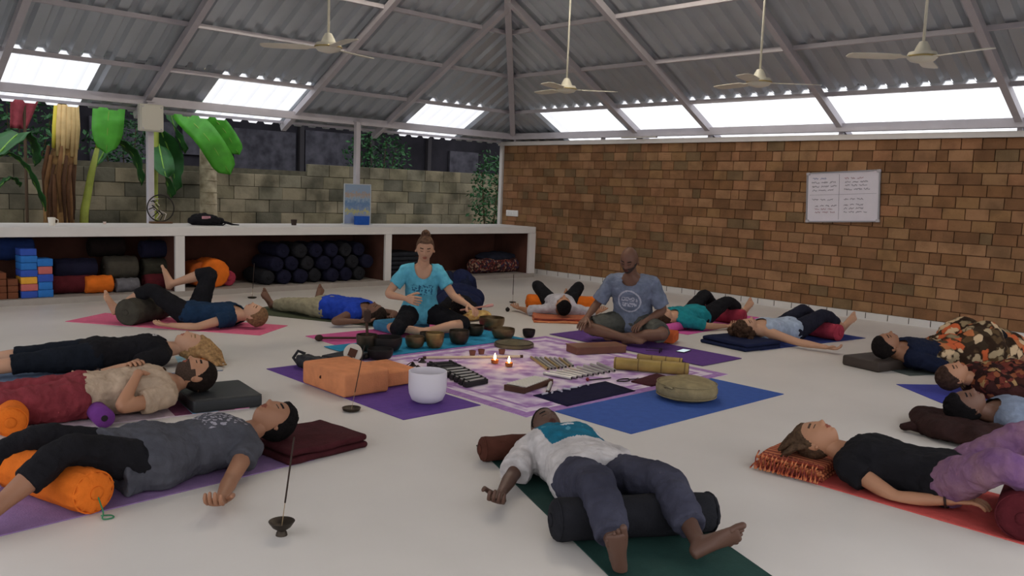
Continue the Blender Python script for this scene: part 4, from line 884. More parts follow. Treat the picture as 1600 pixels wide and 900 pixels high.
# foreground centre: white shirt with teal panel, jeans
B = lying((3.165, 3.045), 65, .92, 'm', pillow=.06, knL=(-.42, -.19, .20), anL=(-.80, -.14, .09), knR=(-.38, .15, .20), anR=(-.72, .21, .09), elR=(.25, .33, .06), wrR=(-.04, .50, .05), cuR=1.05, elL=(.22, -.32, .06), wrL=(-.02, -.30, .05), pnR=(0, -.2, 1), ftL=(-.1, -.9, .5), ftR=(-.1, .25, 1), hfr=(-.45, 0, 1), hup=(1, 0, .45))
def print_teal(l, u, n):
    if n < .05 or abs(l) > .135 or not (.17 < u < .47): return 0
    if ((l + .0) / .035) ** 2 + ((u - .33) / .026) ** 2 < 1 and not (abs(l - .004) < .005 and u > .33): return 2
    if u > .26 and u < .40 and noise.noise((l * 30, u * 30, 7)) > .35: return 3
    return 1
person('person in a white T-shirt with a teal panel and dark jeans', B, SK_DD, [shirt([cloth('white_cotton', (190, 184, 182)), cloth('teal_panel', (28, 100, 124)), mat('print_pale2', (190, 196, 200), rough=.9), mat('print_dim', (70, 132, 150), rough=.9)], -.10, .5, .85, .034, paint=print_teal, flare=.02), pants(cloth('jeans', (70, 70, 84), var=.3, vscale=5, col2=(48, 48, 60)), 1.72, .028, wr=.012, ws=11)], ('crop', (30, 24, 22)), .0062, zmin=.018)
# under the navy blanket, behind the seated woman
B = lying((5.84, 7.0), 232, .95, 'f', pillow=.05, knL=(-.28, -.1, .36), anL=(-.6, -.1, .08), knR=(-.28, .1, .36), anR=(-.6, .1, .08), elR=(.25, .2, .06), wrR=(.05, .15, .1), elL=(.25, -.2, .06), wrL=(.05, -.15, .1))
person('person under the navy blanket, black hair toward the viewer', B, SK_M, [shirt(BLACK, -.12, .48, 1.6), pants(NAVY, 1.8)], ('curly', (18, 15, 15)), .0095)
# pale shirt, knees apart over orange bolster
B = lying((6.80, 6.36), 228, .95, 'f', pillow=.06, knL=(-.31, -.25, .27), anL=(-.6, -.12, .08), knR=(-.31, .25, .27), anR=(-.6, .12, .08), elR=(.3, .34, .06), wrR=(.1, .46, .05), elL=(.3, -.34, .06), wrL=(.1, -.46, .05))
person('person in a pale grey shirt with black-clad knees apart by the brick wall', B, SK_M, [shirt(cloth('pale_grey', (176, 172, 178)), -.12, .485, 1.0), pants(BLACK, 1.6)], ('short', (18, 16, 18)), .0085)
# teal shirt
B = lying((7.27, 5.36), 184, .97, 'f', pillow=.02, knL=(-.34, -.12, .29), anL=(-.68, -.1, .10), knR=(-.36, .16, .25), anR=(-.74, .18, .13), elR=(.2, .28, .05), wrR=(-.06, .36, .04), ftR=(-.2, .3, 1), cuR=.8)
person('person in a teal T-shirt and black trousers on the pink mat behind the seated man', B, SK_L, [shirt(TEAL, -.12, .485, .75), pants(BLACK, 1.6)], ('short', (60, 42, 30)), .0085)
# pale blue vest, arm stretched out
B = lying((7.37, 4.44), 172, .98, 'f', pillow=.04, knL=(-.36, -.12, .25), anL=(-.70, -.1, .10), knR=(-.37, .13, .235), anR=(-.75, .12, .12), elR=(.36, .42, .06), wrR=(.27, .68, .05), elL=(.25, -.3, .05), wrL=(.0, -.4, .05), ftR=(-.2, .5, 1), hfr=(-.02, .25, 1), hup=(1, 0, .02))
def curls(h, B):
    J = B.J; rr = random.Random(4); s = J['hup'].normalized(); r = (J['shR'] - J['shL']).normalized()
    for i in range(26):
        p = J['head'] + s * rr.uniform(-.02, .13) + r * rr.uniform(-.13, .13) + Z3 * rr.uniform(-.09, .02); h.ell(p, (.035, .03, .03), 8, 6)
person('person in a pale blue vest with one bare arm stretched out on the floor', B, SK_L, [shirt(cloth('pale_blue', (160, 172, 190)), -.12, .47, 0, .012, n='vest', scoop=(.09, .10)), pants(cloth('ink_cloth', (34, 34, 46)), 1.6)], ('curly', (70, 50, 38)), .0085, extra_hair=curls)
# navy T-shirt under the floral blanket
B = lying((7.30, 3.05), 156, 1.02, 'm', pillow=.10, elR=(.22, .30, .05), wrR=(-.05, .34, .05), hfr=(-.02, .1, 1), hup=(1, 0, .03), knL=(-.34, -.12, .30), anL=(-.72, -.12, .07), knR=(-.34, .12, .30), anR=(-.72, .12, .07))
person('person in a navy T-shirt with dark hair, legs under the floral blanket', B, SK_T, [shirt(NAVY, -.12, .49, .8), pants(BLACK, 1.8)], ('short', (24, 19, 18)), .0075)
# patterned shawl
B = lying((6.78, 2.32), 143, .98, 'f', pillow=.03, hfr=(-.02, .15, 1), hup=(1, 0, .02), elR=(.22, .27, .06), wrR=(.05, .1, .22), elL=(.22, -.27, .06), wrL=(.05, -.1, .22))
person('person with brown hair wrapped in the dark patterned shawl', B, SK_M, [shirt(cloth('dark_wine', (58, 32, 30)), -.12, .48, 1.7), pants(BLACK, 1.9)], ('short', (62, 44, 36)), .0075)
# grey shirt, brown pillow
B = lying((5.66, 1.84), 137, .97, 'f', pillow=.065, hfr=(-.02, .1, 1), hup=(1, 0, .03), elR=(.2, .3, .05), wrR=(-.05, .34, .05))
person('person in a blue-grey shirt with black hair on the dark brown pillow', B, SK_D, [shirt(cloth('blue_grey', (120, 130, 148)), -.12, .48, 1.0), pants(GREY, 1.9)], ('long', (20, 17, 18)), .0075)
# right foreground: black top, purple trousers
B = lying((4.17, 2.06), 100, .95, 'f', pillow=.055, elR=(.25, .20, .05), wrR=(.02, .20, .05), elL=(.25, -.24, .05), wrL=(.0, -.24, .06), knR=(-.22, .28, .27), anR=(-.52, .10, .15), knL=(-.30, -.15, .34), anL=(-.62, -.10, .10), cuR=.5, pnR=(0, 0, -1), hfr=(-.02, .10, 1), hup=(1, 0, .02))
def tail(h, B):
    J = B.J; s = J['hup'].normalized(); r = (J['shR'] - J['shL']).normalized()
    for i in range(21):
        a = (i - 10) / 10; st = J['head'] + s * (.085 - .05 * a * a) + r * a * .075 + Z3 * (.045 - .07 * abs(a)); e = st + s * (.07 + .03 * math.sin(i * 1.7)) + r * a * .05; e.z = .088 + .01 * math.sin(i * 2.9)
        h.tube([st, st.lerp(e, .4) + Z3 * .012, st.lerp(e, .75) + Z3 * .004, e], [.017, .019, .015, .005], 7, round_ends=True)
M_pur = cloth('purple_dyed', (106, 74, 114), vscale=7, col2=(138, 104, 116))
person('person in a black top and purple tie-dyed trousers on the red mat', B, SK_M, [shirt(BLACK, -.06, .48, .38, .024), pants(M_pur, 1.6, .018, wr=.01)], ('short', (86, 66, 50)), .0062, zmin=.02, extra_hair=tail, bracelet='R')

# ---------------------------------------------------------------- the two seated players
def seated(pel, f, neck, head, hfr, hup, sex, k, pts, girth=1.0, bend=None):
    f = Vector((f[0], f[1], 0)).normalized(); r = f.cross(Z3); J = {'pel': Vector(pel)}
    W = lambda p: Vector((pel[0], pel[1], 0)) + f * p[0] + r * p[1] + Z3 * p[2]; D = lambda p: f * p[0] + r * p[1] + Z3 * p[2]
    J['neck'] = W(neck); J['head'] = W(head); J['hfr'] = D(hfr); J['hup'] = D(hup)
    if bend: J['bend'] = D(bend)
    for q, v in pts.items(): J[q] = D(v) if q[:2] in ('ft', 'pn', 'hd') else (v if q[:2] in ('cu', 'th') else W(v))
    for sd in 'LR':
        J['el' + sd] = flen(J['sh' + sd], J['el' + sd], .28 * k); J['wr' + sd] = flen(J['el' + sd], J['wr' + sd], .25 * k)
        J['kn' + sd] = flen(J['hip' + sd], J['kn' + sd], .43 * k); J['an' + sd] = flen(J['kn' + sd], J['an' + sd], .41 * k)
    return Body(J, sex, k, girth)
B = seated((6.50, 5.16, .17), (-.90, -.44), (.15, .0, .635), (.225, .015, .80), (1, .12, -.50), (.50, 0, 1), 'm', 1.0,
           dict(shR=(.11, .185, .58), shL=(.11, -.185, .58), hipR=(.02, .095, .165), hipL=(.02, -.095, .165), knR=(.30, .34, .15), knL=(.30, -.34, .15), anR=(.36, -.06, .075), anL=(.30, .08, .07), ftR=(.1, -1, 0), ftL=(.1, 1, 0),
                elR=(.14, .32, .36), wrR=(.34, .36, .25), pnR=(0, 0, -1), elL=(.06, -.30, .34), wrL=(.27, -.16, .23), pnL=(.3, .2, -1), cuR=.45, cuL=.5), girth=1.06, bend=(-.03, 0, 0))
def print_ring(l, u, n):
    x, y = l - .0, u - .285; d = math.hypot(x, y)
    if n < .2: return 0
    if .098 < d < .113: return 1
    if d < .08 and (abs(y - .02) < .022 or abs(y + .035) < .02) and noise.noise((x * 60, y * 60, 2)) > -.05: return 1
    return 0
person('shaven-headed person in a blue-grey T-shirt sitting cross-legged on the purple mat', B, SK_D, [shirt([cloth('dusty_blue', (110, 118, 136)), mat('print_ring', (170, 172, 184), rough=.9)], -.06, .50, .85, .022, paint=print_ring, vox=.006), pants(cloth('grey_shorts', (78, 78, 72)), .85, .03, .05, n='shorts', wr=.01)], None, .007, beard=(96, 80, 70), clamp=False)
def bun(h, B):
    J = B.J; up = J['hup'].normalized(); fr = J['hfr'].normalized(); h.ell(J['head'] + up * .135 - fr * .03, (.042, .042, .038), 12, 8)
    for i in range(8): a = i * .8; h.ell(J['head'] + up * (.135 + .02 * math.sin(a * 2)) - fr * .03 + Vector((.03 * math.cos(a), .03 * math.sin(a), 0)), (.02, .02, .02), 8, 5)
B = seated((5.02, 6.60, .20), (-.55, -.83), (.10, -.01, .655), (.165, -.02, .83), (1, .06, -.30), (.30, 0, 1), 'f', 1.0,
           dict(shR=(.08, .155, .60), shL=(.08, -.155, .60), hipR=(.02, .09, .19), hipL=(.02, -.09, .19), knR=(.38, .22, .10), knL=(.24, -.36, .14), anR=(.05, .30, .06), anL=(.42, .02, .07), ftR=(-1, .1, 0), ftL=(.0, 1, .05),
                elR=(.12, .33, .37), wrR=(.33, .12, .36), pnR=(0, -1, -.2), elL=(.16, -.30, .38), wrL=(.33, -.40, .33), pnL=(0, .3, -1), cuR=.8, cuL=.7), bend=(-.02, 0, 0))
def print_turq(l, u, n): return 1 if n > .2 and abs(l) < .10 and .20 < u < .31 and noise.noise((l * 50, u * 50, 4)) > .1 else 0
person('person with hair in a bun and a turquoise T-shirt sitting among the bowls', B, SK_L, [shirt([cloth('turquoise_cloth', (92, 168, 190)), mat('print_dark', (44, 96, 124), rough=.9)], -.1, .475, .6, .014, paint=print_turq, scoop=(.085, .10)), pants(BLACK, 1.15, .012)], ('bun', (100, 76, 60)), .007, clamp=False, extra_hair=bun)
W_ = B.J['wrL'] + (B.J['wrL'] - B.J['elL']).normalized() * .085
t = thing('mallet', 'slim wooden striker held in the turquoise-shirted hand', 'mallet', W_); MB().tube([(-.08, .09, -.02), (.13, -.10, .035)], .009, 10, round_ends=True).build('stick', mat('striker_wood', (170, 118, 100), rough=.6), t, True); MB().tube([(.10, -.073, .027), (.135, -.105, .037)], .015, 10, round_ends=True).build('head', mat('striker_felt', (190, 140, 130), rough=.9), t, True)
# ================================================================ blankets over the people
def along(head, heading, u, v=0): h = math.radians(heading); return (head[0] - math.cos(h) * u - math.sin(h) * v, head[1] - math.sin(h) * u + math.cos(h) * v)
def bl(head, hd, rows): return [(*along(head, hd, u, v), z, rx, ry, rz, hd) for (u, v, z, rx, ry, rz) in rows]
blanket('floral_blanket', 'brown, cream and orange floral blanket over the legs by the brick wall', bl((7.30, 3.05), 156, [(.52, 0, .10, .22, .22, .16), (.72, 0, .10, .24, .27, .19), (.95, -.1, .16, .24, .20, .26), (.95, .1, .16, .24, .20, .26), (1.2, 0, .14, .30, .28, .20), (1.5, 0, .08, .3, .27, .14)]), M_flor, amp=.03, ws=7)
blanket('patterned_shawl', 'dark wine patterned shawl wrapped round the person at the right edge', bl((6.78, 2.32), 143, [(.30, 0, .10, .18, .25, .15), (.5, 0, .10, .24, .29, .17), (.75, 0, .09, .3, .28, .16), (1.05, 0, .08, .3, .25, .14), (1.4, 0, .06, .3, .22, .11)]), M_shawl, cat='shawl', amp=.024, ws=9)
blanket('navy_blanket', 'navy blue blanket peaked over raised knees behind the seated person', bl((5.84, 7.0), 232, [(.42, 0, .10, .24, .28, .17), (.66, 0, .13, .24, .32, .19), (.90, .06, .26, .14, .17, .20), (.90, -.08, .18, .20, .28, .20), (1.12, -.05, .08, .26, .34, .14)]), cloth('navy_fleece', (26, 32, 60)), amp=.02, ws=6)
# ================================================================ things stored in the counter bays
ZP = .067
ORD = ('first', 'second', 'third', 'fourth', 'fifth', 'sixth', 'seventh', 'eighth', 'ninth', 'tenth')
def at_y(px, py, y=10.12): return PYp(px, py, y)
def block(px0, px1, z, h, m, label, group, y=10.12, d=.22):
    a, b_ = at_y(px0, 430, y).x, at_y(px1, 430, y).x
    o = smooth_angle(MB().box((0, 0, h / 2), (b_ - a - .004, d, h - .002), bev=.008).build('yoga_block', m, loc=((a + b_) / 2, y + d / 2 - .04, z))); return tag(o, label, 'yoga block', group)
M_b1, M_b2, M_b3 = foam('foam_blue', (46, 112, 186)), foam('foam_cobalt', (54, 84, 172)), foam('foam_rose', (190, 104, 100)); M_b4 = foam('foam_yellow', (224, 164, 60)); M_cork = foam('cork_brown', (112, 66, 44))
z = ZP
for i, (m, l) in enumerate(((M_b2, 'cobalt blue foam block at the foot of the left blue stack'), (M_b3, 'rose foam block under the yellow one in the left blue stack'), (M_b4, 'yellow foam block low in the left blue stack'), (M_b2, 'cobalt foam block just above the yellow one'), (M_b1, 'blue foam block fifth from the floor in the left stack'), (M_b1, 'blue foam block sixth from the floor in the left stack'), (M_b2, 'cobalt foam block topmost of the left stack'))):
    block(31, 57 + (i % 2), z, .075, m, l, 'foam blocks in the left bay'); z += .0755
z = ZP
for i, (m, l) in enumerate(((M_b1, 'blue foam block at the foot of the right blue stack'), (M_b1, 'blue foam block second from the floor in the right stack'), (M_b2, 'cobalt foam block third from the floor in the right stack'), (M_b3, 'rose foam block near the top of the right blue stack'), (M_b1, 'blue foam block topmost of the right stack'))):
    block(57 + (i % 2), 82 - (i % 2), z, .083, m, l, 'foam blocks in the left bay'); z += .0835
for c in range(3):
    for r in range(4 if c < 2 else 3): block(-26 + c * 18, -9 + c * 18, ZP + r * .0705, .07, M_cork, 'brown block, %s from the bottom in the %s brown column of the left bay' % (ORD[r], ('leftmost', 'middle', 'right')[c]), 'brown blocks in the left bay')
def stored(px, py0, py1, L, m, lab, ang=0, y=10.35, zt=None, grp='bolsters stored in the counter'):
    a, b_ = at_y(px, py0, y - .1), at_y(px, py1, y - .1); r = (a.z - b_.z) / 2; z_ = max((a.z + b_.z) / 2, ZP + r) if zt is None else zt
    return bolster(lab, (a.x, y), ang, L, r, m, z=z_, group=grp, parts=False)
M_dn = cloth('dark_navy_cover', (26, 26, 44)); M_slv = cloth('silver_cover', (104, 102, 106)); M_ol = cloth('dark_olive_cover', (52, 50, 42))
stored(112, 434, 466, .44, M_mar, 'maroon bolster on the floor of the left bay beside the blue stacks', y=10.32)
stored(120, 404, 436, .46, M_dn, 'dark navy bolster lying on the maroon one', y=10.34)
stored(158, 434, 462, .30, M_or, 'orange bolster on the floor of the left bay', y=10.24)
stored(192, 400, 438, .36, M_gry, 'rounded grey bolster above the silver one', y=10.36)
stored(203, 436, 458, .26, M_slv, 'silver bolster on the floor of the left bay', y=10.22)
stored(248, 431, 458, .30, M_mar, 'maroon bolster at the right end of the left bay', y=10.34)
stored(247, 404, 432, .32, M_ol, 'olive bolster on the maroon one at the right end', y=10.36)
stored(245, 376, 404, .32, M_dn, 'navy bolster topmost at the right end of the left bay', y=10.36)
stored(170, 372, 402, .40, cloth('black_brown', (34, 26, 24)), 'black-brown bolster topmost in the middle of the left bay', y=10.62)
stored(25, 372, 408, .38, cloth('dim_blue', (34, 52, 100)), 'dull blue bolster behind the foam blocks', y=10.6)
stored(333, 408, 453, .40, M_or, 'bright orange round bolster end in the middle bay', ang=90, y=10.36)
stored(312, 408, 448, .40, cloth('rust_cover', (170, 84, 36)), 'rust orange round bolster end behind the bright one', ang=90, y=10.44)
stored(354, 428, 453, .34, M_red, 'crimson round bolster end beside the orange ones', ang=90, y=10.42)
rk = random.Random(9); k = 0
for row, zc in enumerate((ZP + .10, ZP + .27, ZP + .44)):
    for i in range(8 - row):
        x = at_y(404, 420, 10.2).x + .11 + i * .235 + row * .11
        if x > 6.85: continue
        bolster('black round bolster end, %s from the left in the %s row of the pile' % (ORD[i], ('bottom', 'middle', 'top')[row]), (x, 10.42 + rk.uniform(-.04, .04)), 90, .56, .1, M_dn if (i + row) % 3 else M_blk, z=zc, group='black bolsters piled in the middle bay', parts=False); k += 1
for i in range(6): folded('dark grey folded blanket, %s from the bottom of the right bay stack' % ORD[i], (7.42, 10.40), (.52, .5, .062), 0, cloth('slate_wool', (40, 42, 48)), 1, z0=ZP + i * .064, seed=20 + i, group='blankets stacked in the right bay')
M_rr = flor('rolled_rug_print', [(120, 60, 54), (60, 50, 70), (150, 120, 100), (80, 40, 40)], 30, (50, 34, 34))
stored(778, 405, 428, 1.0, M_rr, 'rolled patterned rug lying in the right bay', y=10.3, grp=None)
puff('pillow', 'dark folded cloth on the rolled rug in the right bay', (9.45, 10.42), (.40, .2, .09), cloth('ink_fleece', (36, 38, 50)), 0, cat='cloth', z0=ZP + .17)

# ---------------------------------------------------------------- on the counter
t = thing('rucksack', 'black rucksack slumped on the counter with a pink patch', 'bag', (PYp(325, 352, 10.4).x, 10.45, ZT))
mb = MB(); mb.ell((0, 0, .05), (.22, .16, .075), 24, 12); mb.ell((-.05, 0, .075), (.14, .13, .07), 20, 10); me = remesh(mb, .012, 3); wrinkle(me, .015, 14, .001); me.materials.append(BLACK); link('bag', me, t)
MB().box((-.06, -.135, .10), (.11, .012, .035), bev=.005).build('patch', cloth('pink_patch', (180, 130, 140)), t)
MB().tube([(.16, -.05, .05), (.25, -.08, .03), (.33, -.05, .008), (.40, -.07, .006)], [.018, .016, .012, .006], 8).build('strap', BLACK, t, True)
MB().tube([(.0, -.14, .03), (.06, -.18, .012), (.14, -.17, .01), (.2, -.1, .02)], .009, 6).build('strap', BLACK, t, True)
def cup(label, p, r, h, m, name='cup'):
    t = thing(name, label, 'cup', p); smooth_angle(MB().lathe([(r * .75, 0), (r * .82, h * .3), (r, h), (r * .92, h), (r * .74, h * .3), (.005, .01)], n=24).build('body', m, t)); return t
p = PYp(81, 354, 10.3); wc = cup('small white mug at the left of the counter', (p.x, 10.3, ZT), .04, .09, mat('china_white', (230, 224, 212), rough=.3)); MB().tube([(.036, 0, .02), (.062, 0, .03), (.065, 0, .06), (.04, 0, .075)], .006, 8).build('handle', mat('china_white', (230, 224, 212)), wc, True)
p = PYp(462, 354, 10.4); cup('small dark brown cup on the counter by the block wall', (p.x, 10.45, ZT), .042, .075, mat('dark_pot', (46, 32, 26), rough=.6))
p = PYp(168, 352, 10.5); cup('tiny pale cup near the back of the counter', (p.x, 10.6, ZT), .018, .03, mat('pale_cup', (200, 180, 170)))
# hoop leaning on the post, with twigs
t = thing('wire_hoop', 'dark round hoop with curled twigs against the post', 'hoop', (PYp(251, 318, 10.8).x, 10.80, ZT + .19))
M_iron = mat('dark_iron', (40, 34, 30), rough=.7)
MB().tube([(.165 * math.cos(a), 0, .165 * math.sin(a)) for a in [2 * math.pi * j / 36 for j in range(36)]], .008, 8, closed=True).build('ring', M_iron, t, True)
MB().box((0, 0, -.178), (.26, .1, .024), bev=.004).build('stand', mat('stand_wood', (96, 72, 50)), t)
rk = random.Random(6)
for i in range(9):
    a = 2.2 + i * .35; q = Vector((.15 * math.cos(a), -.005, .15 * math.sin(a))); MB().tube([q, q * .7 + Vector((.03, -.02, .03)), q * .55 + Vector((-.03, .0, .05)), q * .4 + Vector((.02, .0, -.02))], .006, 6).build('twig', M_iron if i % 2 else mat('twig_pale', (200, 190, 180)), t, True)
# poster on a board with a blue box in front
p0, p1 = PYp(543, 350, 10.6), PYp(585, 289, 10.6)
M_pos = bpy.data.materials.new('poster_print'); M_pos.use_nodes = True; nt = M_pos.node_tree; b = nt.nodes['Principled BSDF']; tc = nt.nodes.new('ShaderNodeTexCoord'); sx = nt.nodes.new('ShaderNodeSeparateXYZ'); nt.links.new(tc.outputs['Generated'], sx.inputs[0])
no = nt.nodes.new('ShaderNodeTexNoise'); no.inputs['Scale'].default_value = 26; nt.links.new(tc.outputs['Object'], no.inputs['Vector']); ad = nt.nodes.new('ShaderNodeMath'); ad.operation = 'MULTIPLY_ADD'; ad.inputs[1].default_value = .35; nt.links.new(no.outputs['Fac'], ad.inputs[0]); nt.links.new(sx.outputs['Z'], ad.inputs[2])
cr = nt.nodes.new('ShaderNodeValToRGB'); e = cr.color_ramp.elements; cols = [(.0, (150, 160, 180)), (.42, (140, 156, 190)), (.50, (190, 184, 110)), (.56, (130, 150, 180)), (.70, (96, 130, 170)), (.82, (150, 170, 190)), (.92, (170, 150, 130)), (1, (140, 160, 184))]
while len(e) < len(cols): e.new(.5)
for i, (q, c) in enumerate(cols): e[i].position = q; e[i].color = rgb(*c)
nt.links.new(ad.outputs[0], cr.inputs['Fac']); nt.links.new(cr.outputs['Color'], b.inputs['Base Color']); b.inputs['Roughness'].default_value = .3
t = thing('poster_stand', 'upright pale blue printed poster board on the counter against the post', 'poster', ((p0.x + p1.x) / 2, 10.70, ZT)); wd, ht = p1.x - p0.x, p1.z - ZT
MB().box((0, 0, ht / 2), (wd, .012, ht)).build('board', M_pos, t); M_clear = mat('clear_edge', (186, 192, 196), rough=.3)
for s_ in (-1, 1): MB().box((s_ * wd / 2, -.002, ht / 2), (.012, .02, ht)).build('edge', M_clear, t)
MB().box((0, -.002, ht), (wd, .02, .012)).build('edge', M_clear, t); MB().box((0, .0, .006), (wd, .14, .012)).build('foot', M_clear, t)
bx = thing('donation_box', 'small blue box at the foot of the poster', 'box', ((p0.x + p1.x) / 2 - .01, 10.56, ZT)); MB().box((0, 0, .058), (.20, .10, .116), bev=.006).build('body', foam('box_blue', (36, 84, 170)), bx); MB().box((0, 0, .118), (.206, .106, .012), bev=.004).build('lid', foam('box_blue', (36, 84, 170)), bx)

# ================================================================ the altar cloth and the instruments
M_rug = bpy.data.materials.new('lilac_batik'); M_rug.use_nodes = True; nt = M_rug.node_tree; b = nt.nodes['Principled BSDF']; b.inputs['Roughness'].default_value = .95; b.inputs['Specular IOR Level'].default_value = .1
tc = nt.nodes.new('ShaderNodeTexCoord'); n1 = nt.nodes.new('ShaderNodeTexNoise'); n1.inputs['Scale'].default_value = 5.5; n1.inputs['Detail'].default_value = 6; vo = nt.nodes.new('ShaderNodeTexVoronoi'); vo.inputs['Scale'].default_value = 9
nt.links.new(tc.outputs['Object'], n1.inputs['Vector']); nt.links.new(tc.outputs['Object'], vo.inputs['Vector']); ad = nt.nodes.new('ShaderNodeMath'); ad.operation = 'MULTIPLY_ADD'; ad.inputs[1].default_value = .35; nt.links.new(vo.outputs['Distance'], ad.inputs[0]); nt.links.new(n1.outputs['Fac'], ad.inputs[2])
cr = nt.nodes.new('ShaderNodeValToRGB'); e = cr.color_ramp.elements; e[0].position = .45; e[0].color = rgb(148, 112, 164); e[1].position = .80; e[1].color = rgb(222, 206, 220); e.new(.58).color = rgb(176, 142, 190)
nt.links.new(ad.outputs[0], cr.inputs['Fac']); nt.links.new(cr.outputs['Color'], b.inputs['Base Color'])
rug = thing('altar_cloth', 'lilac and white batik cloth spread under the instruments', 'cloth', (4.80, 4.74, 0)); RX, RY = 2.26, 2.06
MB().box((0, 0, .0015), (RX, RY, .003)).build('cloth', M_rug, rug)
M_bd = cloth('lilac_border', (150, 106, 168), vscale=20, col2=(176, 140, 190)); M_bw = cloth('white_border', (216, 204, 216))
for (wd, off, m, zz) in ((.08, 0, M_bd, .0035), (.02, .085, M_bw, .0036), (.03, .16, M_bd, .0036)):
    for s_ in (-1, 1):
        MB().box((0, s_ * (RY / 2 - off - wd / 2), zz), (RX - 2 * off, wd, .001)).build('border', m, rug); MB().box((s_ * (RX / 2 - off - wd / 2), 0, zz), (wd, RY - 2 * off - 2 * wd, .001)).build('border', m, rug)
def metal(n, c, r=.4): return mat(n, c, rough=r, metal=.75, var=.25, vscale=12, bump=.15, bscale=30)
M_bz, M_bz2, M_bz3 = metal('bronze', (112, 92, 66)), metal('dark_bronze', (72, 62, 50)), metal('gold_bronze', (140, 116, 74)); M_dk = mat('blackened', (34, 28, 26), rough=.5, metal=.3, var=.2)
def bowl(px, py, r, h, m, label, z0=.005, tilt=None, inner=None):
    p = P(px, py, z0); t = thing('singing_bowl', label, 'singing bowl', p, group='singing bowls')
    prof = [(.01, .002), (r * .55, .0), (r * .8, h * .14), (r * .95, h * .45), (r, h * .75), (r * .985, h), (r * .945, h), (r * .95, h * .75), (r * .9, h * .45), (r * .74, h * .18), (r * .5, .012), (.005, .01)]
    smooth_angle(MB().lathe(prof, n=36).build('body', m, t), 50); MB().tube([(r * .985 * math.cos(a), r * .985 * math.sin(a), h * .86) for a in [2 * math.pi * j / 36 for j in range(36)]], .0025, 6, closed=True).build('rim_line', m, t, True)
    if inner: MB().lathe([(r * .9, h * .7), (r * .86, h * .72), (.005, h * .72)], n=28).build('filling', inner, t)
    if tilt: t.rotation_euler = (tilt[0], tilt[1], 0); t.location.z += tilt[2]
    return t
bowl(648, 543, .085, .10, M_bz, 'bronze bowl in front of the seated knee, leftmost of the turquoise mat row', .011)
bowl(666, 533, .06, .085, M_bz2, 'small dark bowl half hidden behind the leftmost row bowl', .011)
bowl(679, 543, .082, .135, M_bz3, 'tall golden bowl in the middle of the turquoise mat', .011)
bowl(717, 537, .092, .125, M_bz2, 'dark round bowl right of the tall golden one', .011)
bowl(742, 524, .085, .10, M_bz2, 'dark bowl behind the round one at the end of the mat', .011)
bowl(768, 514, .13, .12, M_bz, 'large bronze bowl at the back of the row', .006)
bowl(786, 529, .11, .10, M_bz, 'wide bronze bowl beside the flat gong', .006)
bowl(826, 527, .062, .078, M_dk, 'small black bowl with an orange inside', .004, inner=mat('orange_wax', (220, 120, 50), rough=.5))  # plain orange disc set inside this bowl
bowl(604, 548, .13, .12, M_dk, 'big black bowl at the left end of the turquoise mat', .011)
bowl(594, 561, .105, .085, M_dk, 'low black bowl in front of the big black one', .011)
bowl(573, 548, .09, .14, M_bz2, 'tall dark bowl at the far left with a mallet in it', .011)
t = thing('mallet', 'upright leather mallet standing in the tall dark bowl', 'mallet', P(573, 548, .02)); MB().tube([(0, 0, .0), (.0, 0, .18), (-.01, 0, .26)], .012, 10).build('handle', mat('mallet_wood', (70, 48, 36)), t, True)
smooth_angle(MB().lathe([(.005, .24), (.028, .25), (.032, .30), (.028, .34), (.005, .35)], n=16).build('head', mat('mallet_leather', (60, 42, 34), rough=.8), t))
t = thing('mallet', 'dark mallet lying on the magenta mat', 'mallet', P(542, 528, .03)); MB().tube([(-.2, .12, 0), (.1, -.06, 0)], .011, 8).build('handle', mat('mallet_wood', (70, 48, 36)), t, True); MB().ell((-.21, .126, .0), (.04, .03, .03), 12, 8).build('head', mat('mallet_leather', (60, 42, 34)), t, True)
# hand drum
t = thing('hand_drum', 'small white drum face with a brown square leaning at the left', 'drum', P(551, 566, .005)); fdir = Vector((-.66, -.68, .35)).normalized(); q = Vector((0, 0, 1)).rotation_difference(fdir).to_matrix()
def rotm(mb, q, c): mb.v = [tuple(q @ Vector(v) + Vector(c)) for v in mb.v]; return mb
smooth_angle(rotm(MB().lathe([(.005, -.03), (.07, -.03), (.075, 0), (.072, .006), (.005, .008)], n=28), q, (0, 0, .075)).build('shell', mat('drum_skin', (206, 196, 180), rough=.7), t)); rotm(MB().box((0, 0, .009), (.065, .065, .004), rz=.5, bev=.001), q, (0, 0, .075)).build('patch', mat('drum_brown', (84, 50, 34), rough=.8), t)
# flat gong
p = P(803, 541, .004); t = thing('flat_gong', 'flat bronze gong disc lying at the back of the cloth', 'gong', p); smooth_angle(MB().lathe([(.165, 0), (.18, .006), (.18, .03), (.15, .036), (.09, .04), (.05, .056), (.005, .06)], n=40).build('disc', metal('gong_green', (110, 100, 76), .5), t)); MB().tube([(.17 * math.cos(a), .17 * math.sin(a), .034) for a in [2 * math.pi * j / 36 for j in range(36)]], .005, 6, closed=True).build('rim', M_bz2, t, True)
# crystal bowl
p = P(671, 634, .006); t = thing('crystal_bowl', 'frosted white crystal bowl on the purple mat', 'singing bowl', p); r, h = .125, .205
p.x += .05; p.y += .09; t.location = p
smooth_angle(MB().lathe([(.01, 0), (r * .55, .002), (r * .82, .02), (r * .96, .06), (r, .10), (r * 1.0, h), (r * .95, h), (r * .95, .10), (r * .88, .06), (r * .7, .028), (.01, .02)], n=48).build('body', mat('frosted_quartz', (214, 208, 214), rough=.45, spec=.5), t), 50); MB().tube([(r * .975 * math.cos(a), r * .975 * math.sin(a), h) for a in [2 * math.pi * j / 40 for j in range(40)]], .004, 6, closed=True).build('rim', mat('frosted_quartz', (214, 208, 214)), t, True)
